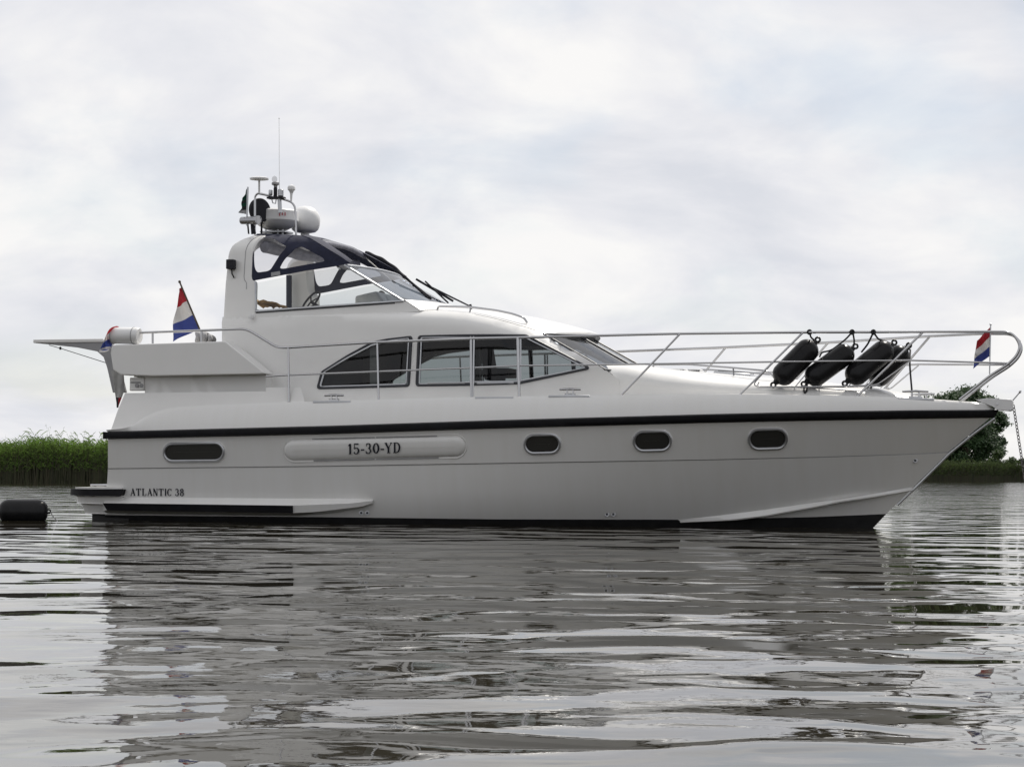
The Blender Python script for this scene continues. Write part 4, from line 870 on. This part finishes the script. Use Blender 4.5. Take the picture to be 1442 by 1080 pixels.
# ---- railings
def rail_y(x): return max(.20, lDE.y(x) - .05)
ryf = lambda x, z: rail_y(x)
def build_rails():
    aft = [(197, 468.6), (270, 466), (347, 463), (389.5, 489)]
    top = [(402, 489.8), (520, 482.5), (664, 477), (726, 475.6), (940, 470.3), (1133, 468), (1300, 467.4), (1380, 467.1), (1416, 467.3)]
    loop = [(1425, 470), (1431.5, 476.5), (1436.8, 487.5), (1432, 500.5), (1419, 513.5), (1394, 529), (1351, 563)]
    low = [(374.6, 530), (402, 528.4), (531, 523.2), (664, 518), (728.6, 515), (913, 512.6), (1088.6, 509.6), (1281, 507.4), (1419, 511.5)]
    ay = lambda x, z: 1.60 if x < P(347, 463, 1.6).x else max(rail_y(x), 1.60 - (x - P(347, 463, 1.6).x) * 1.0) if rail_y(x) < 1.6 else 1.62
    for s in (1, -1):
        f = (lambda q: q) if s == 1 else mir
        t = MB(); pts = [P(u, v, ay) for u, v in aft] + [P(u, v, ryf) for u, v in top + loop]; t.tube(fillet(f(pts), .10, 4), .0165, 10); gr = t.build('guard_rail', M['steel'], YA, smooth=60)
        t = MB(); pts = [P(u, v, ryf) for u, v in low]; t.tube(f(pts), .0115, 8); t.build('lower_rail', M['steel'], gr, smooth=60)
        for a, b, r in (((406, 489.6), (407, 566), .0135), ((531.3, 482), (533.2, 563), .0135), ((663.5, 477), (663.5, 560), .015), ((667.5, 477), (666, 560), .012), ((729, 475.6), (731.2, 558.5), .018), ((957.6, 470.3), (876, 556), .0135), ((1131, 468), (1041.5, 556.5), .0135), ((1300, 467.4), (1206, 559), .0145)):
            t = MB(); t.tube(f([P(*a, ryf), P(*b, lambda x, z: max(.2, lDE.y(x) - .02))]), r, 8); t.build('stanchion', M['steel'], gr, smooth=60)
        for a, b in (((215, 468), (215, 484)), ((283.5, 465.6), (283.5, 482))):
            t = MB(); t.tube(f([P(*a, 1.6), P(*b, 1.6)]), .014, 8); t.build('stanchion', M['steel'], gr)
        # fender basket
        bk = lambda x, z: max(.2, lDE.y(x) - .10 - .22); t = MB()
        pts = [P(1087, 512, ryf), P(1064, 537, ryf), P(1061.5, 542, ryf), P(1068, 545, ryf), P(1180, 544.2, ryf), P(1226, 542.6, ryf), P(1236, 541, ryf), P(1281, 509, ryf)]
        t.tube(fillet(f(pts), .05, 4), .0085, 8)
        pts = [q + Vector((0, .24, 0)) for q in pts[1:-1]]; t.tube(f(pts), .0085, 8)
        for u in (1115, 1150, 1190, 1220): q = P(u, 544, ryf); t.tube(f([q, q + Vector((0, .24, 0)), P(u + 28, 512, ryf) + Vector((0, .20, 0))]), .007, 6)
        t.build('fender_basket', M['steel'], gr, smooth=60)
    for u, v, r in ((1433, 478, .0165), (1418, 511.5, .0115)): c = MB(); p = P(u, v, ryf); c.tube([p, mir([p])[0]], r, 8); c.build('pulpit_crossbar', M['steel'], YA)
build_rails()

# ---- bow fittings
def build_bow():
    q = [on_y(u, v, -.075) for u, v in ((1374, 563), (1391, 560.6), (1424, 562.5), (1426.5, 565), (1426.5, 577), (1422, 579), (1404, 577), (1398, 573))]; n = len(q)
    mb = MB(); m = mir(q); mb.add(q + m, [tuple(range(n)), tuple(reversed(range(n, 2 * n)))] + [(j, n + j, n + (j + 1) % n, (j + 1) % n) for j in range(n)])
    ar = mb.build('anchor_roller', M['plastic'], YA, bevel=.006)
    for u, v in ((1404, 569), (1423, 576)): bolt = MB(); bolt.lathe(on_y(u, v, -.08), (0, -1, 0), [(0, .011), (.008, .011)], 8); bolt.build('bolt', M['steel'], ar)
    r = MB(); a, b = on_y(1426, 564, 0), on_y(1435, 553.5, 0); r.tube([a, b], .009, 6); r.lathe(b, b - a, [(0, .009), (.02, .018), (.04, .005)], 8); r.build('retaining_pin', M['steel'], ar)
    # anchor chain of real links, dropping into the water
    t0 = on_y(1427, 570, 0); t1 = on_y(1441, 660, 0); d = (t1 - t0); 
    k = (t0.z + .3) / (t0.z - t1.z); end = t0 + d * k; L_ = (end - t0).length; n = int(L_ / .042); mb = MB(); dn = d.normalized(); s1 = dn.orthogonal().normalized(); s2 = dn.cross(s1)
    for i in range(n):
        c = t0 + dn * (i + .5) * .042; w = s1 if i % 2 else s2
        mb.tube([c + dn * .028 * math.cos(a) + w * .017 * math.sin(a) for a in np.linspace(0, 2 * math.pi, 10, endpoint=False)], .0052, 5, closed=True)
    mb.tube([t0, t0 + Vector((-.12, 0, .02))], .012, 6)
    o = mb.build('anchor_chain', M['chain']); o.matrix_world = YA_M; tag(o, 'taut grey anchor chain running from the bow roller down to the water', 'chain')
build_bow()

def flag_cloth(name, hoist0, hoist1, free0, free1, cols, parent, amp=.03, nx=18, ny=14, seed=0, nrm=Vector((0, 1, 0)), stripes=None):
    mb = MB(); rows = []
    for i in range(nx + 1):
        s = i / nx; a, b = hoist0.lerp(hoist1, s), free0.lerp(free1, s); r = []
        for j in range(ny + 1):
            t = j / ny; p = a.lerp(b, t) + nrm * amp * (t ** .6) * math.sin(t * 7 + s * 5 + seed) + nrm * amp * .5 * t * math.sin(s * 11 + t * 3 + seed); r.append(p)
        rows.append(r)
    for i in range(nx):
        mb.grid([rows[i], rows[i + 1]], min(len(cols) - 1, int(i / nx * len(cols))))
    return mb.build(name, [M[c] for c in cols], parent, smooth=80, solid=.002)
def thing_at(name, label, cat, group=None):
    o = empty(name, BO, -PSI); return tag(o, label, cat, group)
def build_flags():
    t = thing_at('stern_flag', 'red white and blue flag on slanted pole above the aft deck', 'flag'); y = -.55
    A, B = on_y(253.5, 398.5, y), on_y(288, 480, y); p = MB(); p.tube([B, A], .012, 8); p.lathe(A, A - B, [(0, .012), (.01, .02), (.03, .016), (.035, .003)], 8); p.build('flagpole', M['bark'], t)
    flag_cloth('cloth', on_y(255, 404, y), on_y(281.5, 463, y), on_y(252, 409, y), on_y(242.5, 481, y), ['red', 'white', 'blue'], t, .035, 18, 12, 1)
    t = thing_at('bow_flag', 'small red white and blue flag hanging limp on the bow pulpit', 'flag'); y = 0
    A, B = on_y(1395, 458, y), on_y(1393.5, 527, y); p = MB(); p.tube([B, A], .008, 8); p.lathe(A, (0, 0, 1), [(0, .008), (.008, .016), (.02, .012), (.026, .002)], 8); p.build('flagpole', M['alu'], t)
    flag_cloth('cloth', on_y(1394, 461, y), on_y(1394, 501, y), on_y(1376, 480, y), on_y(1370, 519, y), ['red', 'white', 'blue'], t, .05, 18, 12, 2)
    t = thing_at('courtesy_flag', 'dark green and black pennant drooping beside the radar mast', 'flag'); y = -.95
    A, B = on_y(349, 263.5, y), on_y(347.5, 318, y); p = MB(); p.tube([B, A], .012, 8); p.build('flagpole', M['alu'], t)
    flag_cloth('cloth', on_y(348.3, 265, y), on_y(347.5, 302, y), on_y(342, 280, y), on_y(336.5, 300, y), ['green', 'green', 'flagblack', 'green', 'flagblack', 'grey'], t, .03, 18, 12, 4)
    t = thing_at('furled_flag', 'white blue and red cloth wrapped round the stern rail end by the davit', 'flag'); mb = MB(); rows = []
    for i in range(10):
        k = i / 9; r = []
        c = on_y(159 - 12 * k, 468 + 26 * k, -1.60); rad = .15 * (1 - .35 * k)
        for j in range(17):
            a = 2 * math.pi * j / 16; ax1 = Vector((.5, 0, .86)) * (1 - k) + Vector((.9, 0, .3)) * k; r.append(c + ax1.normalized() * math.cos(a) * rad * (.62 + .06 * math.sin(3 * a + i)) + Vector((0, 1, 0)) * math.sin(a) * rad)
        rows.append(r)
    for i in range(9): mb.grid([rows[i], rows[i + 1]], [0, 0, 1, 1, 1, 2, 2, 2, 1][i])
    mb.build('cloth', [M['red'], M['white'], M['blue']], t, smooth=80)
    rows = []
    for i in range(12):
        k = i / 11; v = 522 + 52 * k; ua, ub = 157 + 8 * k, 174 + 2 * k - max(0, k - .55) * 22; mid = [on_y(ua + (ub - ua) * j / 8, v, -1.2 - .015 * math.sin(j * 1.1 + i * .4)) for j in range(9)]; rows.append(mid)
    mb = MB()
    for i in range(11): mb.grid([rows[i], rows[i + 1]], 0 if i < 8 else 1)
    for j in range(8, 11):
        for q in range(4): mb.mi[j * 8 + q] = 2
    mb.build('hanging_end', [M['cloth'], M['red'], M['flagblack']], t, smooth=80, solid=.01)
build_flags()

def build_stern_gear():
    # white roll cushion on the rail end
    t = thing_at('rolled_cushion', 'white cylindrical roll strapped on the stern rail end', 'roll'); mb = MB()
    a, b = on_y(158, 472.5, -1.6), on_y(196.5, 473, -1.6); d = (b - a); L_ = d.length
    mb.lathe(a, d, [(0, .02), (0, .09), (.02, .105), (L_ - .02, .108), (L_, .095), (L_ + .004, .03), (L_ + .006, .005)], 24); mb.build('cover', M['plastic'], t, smooth=40); w = MB()
    for k in (.04, .8): w.tube([a + d * k + Vector((0, math.cos(q), math.sin(q))) * .109 for q in np.linspace(0, 2 * math.pi, 24, endpoint=False)], .006, 6, closed=True)
    w.build('strap', M['grey'], t)
    # davits: two arms reaching out over the stern
    for y in (-1.05, 1.05):
        t = None; dv = MB(); tp = [(49, 480.5), (100, 479.6), (140, 479), (152, 481)]; bt = [(49, 483.5), (68, 485.2), (110, 490), (140, 496.5), (150, 503)]
        up = [(49, 479.8), (140, 478.4), (156, 481), (163, 490), (170, 520), (178, 553)]; lo = [(49, 483.2), (68, 485.0), (110, 489.5), (138, 495), (147, 503), (152, 518), (160, 553)]
        po = [on_y(u, v, -1.05) for u, v in up + lo[::-1]]; n = len(po); A = [Vector((p.x, y - .03, p.z)) for p in po]; B = [Vector((p.x, y + .03, p.z)) for p in po]
        dv.add(A + B, [tuple(reversed(range(n))), tuple(range(n, 2 * n))] + [(j, (j + 1) % n, n + (j + 1) % n, n + j) for j in range(n)]); o = dv.build('davit', M['grey'], YA, smooth=30, bevel=.008); tk = MB(); q0, q1 = on_y(49, 480.8, -1.05), on_y(147, 479.6, -1.05); tk.box((q0 + q1) / 2 + Vector((0, y + 1.05, 0)), ((q1 - q0).length / 2, .045, .022), Matrix.Rotation(-math.atan2(q1.z - q0.z, q1.x - q0.x), 3, 'Y')); tk.build('davit_bright_top', M['gel'], o, bevel=.006)  # white strip and grey arm paint the davit's bright top and dark underside
        c = MB(); p0, p1, p2 = on_y(69, 486, -1.05), on_y(85, 490.5, -1.05), on_y(151, 511.5, -1.05)
        for q in (p0, p1, p2): q.y = y
        c.tube([p0, p1, p2], .005, 5); c.lathe(p1 + Vector((0, 0, -.02)), (0, 0, 1), [(0, .01), (.02, .018), (.04, .01)], 8); c.build('davit_wire', M['rope'], o)
    # small grey bundle by the flag
    t = MB(); c = on_y(287, 476, -.9); 
    for i, (dx, dz, r) in enumerate(((-.06, .0, .085), (.03, -.01, .075), (.10, -.03, .055))):
        t.tube([c + Vector((dx + .02 * math.cos(q * 2), r * math.cos(q), dz + r * .7 * math.sin(q) + .01)) for q in np.linspace(0, 2 * math.pi, 16, endpoint=False)], .035, 8, closed=True)
    o = t.build('rope_coil', M['grey']); o.matrix_world = YA_M; tag(o, 'small grey coiled bundle on the aft deck beside the flagpole', 'rope')
build_stern_gear()

# ---- gear on the arch
def build_mast_gear():
    y = -.80
    # tubular frame
    g = MB(); fr = [(359, 331), (359, 277), (362.5, 272.3), (382, 276.3), (400, 281), (410, 284.3), (415.6, 291), (417, 331)]; g.tube(fillet([on_y(u, v, y) for u, v in fr], .06, 4), .0145, 8)
    mast = g.build('equipment_frame', M['steel'], YA)
    k = MB(); a = on_y(365, 272.8, y); k.tube([a, on_y(365, 254, y)], .014); k.lathe(on_y(365, 254.5, y), (0, 0, 1), [(0, .04), (.012, .122), (.03, .124), (.04, .10), (.046, .01)], 28); k.build('tv_antenna', M['plastic'], mast)
    k = MB(); k.tube([on_y(410, 284.3, y), on_y(410.3, 270, y)], [.011, .02]); k.lathe(on_y(410.4, 274, y), (0, 0, 1), [(0, .012), (.04, .03), (.06, .05), (.09, .052), (.11, .04), (.125, .005)], 16); k.build('gps_antenna', M['plastic'], mast)
    # light cluster
    k = MB()
    for u0, u1, v0, v1, m in ((378, 384, 267.5, 275.5, 0), (385, 390.5, 263.5, 278, 1), (391, 399.5, 266.5, 277, 0)):
        p = on_y((u0 + u1) / 2, v1, y); h = (v1 - v0) * .0089; r = (u1 - u0) * .0045; k.lathe(p, (0, 0, 1), [(0, r * .8), (.01, r), (h - .01, r), (h, r * .8), (h + .003, .002)], 12, m)
    k.box(on_y(389, 279, y), (.11, .06, .012), None, 1); k.tube([on_y(393.5, 281, y), on_y(394.5, 300, y)], .028, 8, True, 0); k.tube([on_y(382, 278, y), on_y(384, 286, y), on_y(388, 287, y), on_y(389, 281, y)], .008, 6, True, 0)
    lc = k.build('light_cluster', [M['alu'], M['canvas']], mast); k = MB(); k.lathe(on_y(388, 264, y), (0, 0, 1), [(0, .02), (.02, .025), (.035, .052), (.06, .05), (.075, .02), (.08, .002)], 16); k.build('anchor_light', M['grey'], lc)
    k = MB(); k.lathe(on_y(386.6, 256, y), (0, 0, 1), [(0, .03), (.03, .038), (.06, .028), (.075, .004)], 14); k.build('lens', M['lamp'], lc)
    k = MB(); b = on_y(394, 281, y); k.tube([b, on_y(393.4, 262, y), on_y(393, 167.5, y)], [.007, .0035, .0025], 6); k.lathe(on_y(393, 168, y), (0, 0, 1), [(0, .004), (.008, .009), (.016, .003)], 6); k.build('whip_antenna', M['plastic'], mast)
    # radar dome
    k = MB(); c = on_y(389.5, 324.5, -.33); k.lathe(c, (0, 0, 1), [(0, .10), (.01, .15), (.06, .24), (.105, .278), (.12, .29), (.245, .284), (.262, .262), (.272, .20), (.274, .01)], 40); ra = k.build('radar_dome', M['plastic'], YA)
    k = MB()
    for dx in (-.12, -.04, .05, .12): k.tube([c + Vector((dx, -.08, -.0)), c + Vector((dx, -.08, -.10))], .012, 6)
    k.box(c + Vector((0, 0, -.03)), (.18, .14, .01)); k.build('radar_foot', M['alu'], ra)
    k = MB(); q = on_y(413.5, 304, -.66)
    for j, w in enumerate((.028, .016, .022)): k.box(c + Vector((.145 + j * .03, -.258 + j * .019, .185)), (.006, .002, w), Matrix.Rotation(R(30), 3, 'Z'))
    k.build('lettering', M['redink'], ra, smooth=0)
    # satellite dome
    k = MB(); c = on_y(429.5, 328, .15); k.lathe(c, (0, 0, 1), [(0, .09), (.01, .14), (.04, .175), (.09, .195), (.16, .203), (.22, .195), (.28, .168), (.325, .12), (.35, .065), (.358, .005)], 36); k.build('satellite_dome', M['plastic'], YA)
    k = MB(); k.tube([c, c + Vector((0, 0, -.16))], .06, 10); k.build('dome_foot', M['plastic'], YA.children[-1])
    # black round disc
    k = MB(); c = on_y(365, 296.5, -.655); ax = Vector((.83, -.56, .03)).normalized(); k.lathe(c - ax * .02, ax, [(0, .01), (0, .15), (.012, .158), (.05, .158), (.062, .15), (.064, .005)], 36); k.tube([c, c + Vector((0, .08, -.05)), c + Vector((0, .09, -.3))], .014); k.build('loudhailer', M['canvas'], YA)
    # chrome horn
    k = MB(); a, b = on_y(340, 310.8, -.90), on_y(364, 310.2, -1.02); d = b - a; L_ = d.length; k.lathe(a, d, [(0, .03), (.01, .048), (L_ * .8, .05), (L_ * .82, .058), (L_, .06), (L_ + .002, .045), (L_ - .01, .02)], 20); h = k.build('horn', M['chrome'], YA)
    k = MB(); m = a.lerp(b, .6); k.tube([m, m + Vector((.01, .05, -.17))], [.02, .035], 8); k.tube([a.lerp(b, .35), a.lerp(b, .35) + Vector((0, .05, -.17))], .012, 6); k.build('horn_foot', M['canvas'], h)
build_mast_gear()

# ---- fenders
def fender(A, B, r, label, rope_pts, axis_world=None):
    t = thing_at('fender', label, 'fender', 'black fenders in the bow rail basket')
    d = (B - A); L_ = d.length; a = d.normalized(); n = 8; prof = []
    for k in range(n + 1): th = math.pi / 2 * k / n; prof.append((r * .95 * (1 - math.cos(th)) , r * max(.12, math.sin(th))))
    prof += [(L_ - q, w) for q, w in reversed(prof)]
    mb = MB(); mb.lathe(A, d, prof, 28); body = mb.build('body', M['black'], t, smooth=60)
    for p, s in ((A, -1), (B, 1)):
        e = MB(); side = a.cross(Vector((0, 1, 0))).normalized(); e.lathe(p - a * s * .02, a * s, [(0, .05), (.03, .035), (.05, .025)], 12); c = p + a * s * .05
        e.tube([c + a * .028 * math.cos(q) + side * .028 * math.sin(q) for q in np.linspace(0, 2 * math.pi, 14, endpoint=False)], .013, 8, closed=True); e.build('eye', M['black'], t)
    for pts in rope_pts:
        k = MB(); k.tube(fillet(pts, .08, 4), .0115, 6); k.build('fender_rope', M['rope'], t)
    return t
def build_fenders():
    bk = lambda x, z: rail_y(x) - .14
    def pt(u, v, o=0.0): return P(u, v, lambda x, z: max(.15, rail_y(x) - .175 - o))
    def knot(u): return P(u, 467.8, ryf)
    def kn(u):
        p = knot(u); return [p + Vector((.02 * math.cos(a), -.0, 0)) + Vector((0, math.cos(a) * .026, math.sin(a) * .026)) for a in np.linspace(0, 2 * math.pi * 2.6, 24)]
    A, B = pt(1093, 538), pt(1147.5, 482.5); fender(A, B, .142, 'black fender furthest from the bow flag, its top eye tied to the rail', [[knot(1140), pt(1142, 476), pt(1153, 483), B + Vector((.05, 0, .02))], kn(1140)])
    A, B = pt(1136.5, 537.5), pt(1200, 491); fender(A, B, .136, 'second black fender from the windscreen, with rope loop hanging below its lower eye', [[knot(1200), pt(1191, 478), pt(1170, 494), pt(1157, 496), pt(1154, 503)], [knot(1201), pt(1203, 480), B + Vector((.02, 0, .03))], kn(1200), [A, pt(1131.5, 549), pt(1133.5, 555), pt(1136.5, 549), A]])
    A, B = pt(1194, 536.5), pt(1255, 486); fender(A, B, .142, 'third black fender along, directly left of the sloping bow stanchion', [[knot(1230), pt(1237, 478), pt(1248, 481), B + Vector((.03, 0, 0))], [knot(1230), pt(1222, 485), pt(1213, 496)], kn(1230)])
    A, B = pt(1228, 540, .22), pt(1276, 490.5, .16); fender(A, B, .135, 'black fender nearest the bow, partly hidden behind the sloping stanchion', [[B, pt(1282, 492, .1), P(1281, 507, ryf), pt(1281.5, 520, .0), P(1284, 549, lambda x, z: max(.15, deck_y(x) - .05))]])
build_fenders()
def build_floating_fender():
    p = world_at(33, 716, 28.4); t = empty('floating_fender', (p.x, p.y, 0.115)); tag(t, 'black cylindrical fender floating on the water astern of the yacht', 'fender')
    d = Vector((1, .12, 0)).normalized(); L_ = .60; r = .152; A = -d * L_ / 2; prof = []
    for k in range(9): th = math.pi / 2 * k / 8; prof.append((r * .85 * (1 - math.cos(th)), r * (.30 + .70 * math.sin(th)) if k else r * .25))
    prof += [(L_ - q, w) for q, w in reversed(prof)]; mb = MB(); mb.lathe(A, d, prof, 32); mb.build('body', M['black'], t, smooth=50)
    e = MB(); c = d * (L_ / 2 + .012); e.tube([c + d * .02 * math.cos(q) + Vector((0, 0, 1)) * .025 * math.sin(q) for q in np.linspace(0, 2 * math.pi, 12, endpoint=False)], .01, 6, closed=True); e.build('eye', M['black'], t)
    k = MB(); k.tube([c + d * .02, c + d * .05 + Vector((0, 0, -.06)), c + d * .12 + Vector((0, -.05, -.12))], .008, 6); k.build('line', M['cloth'], t)
build_floating_fender()
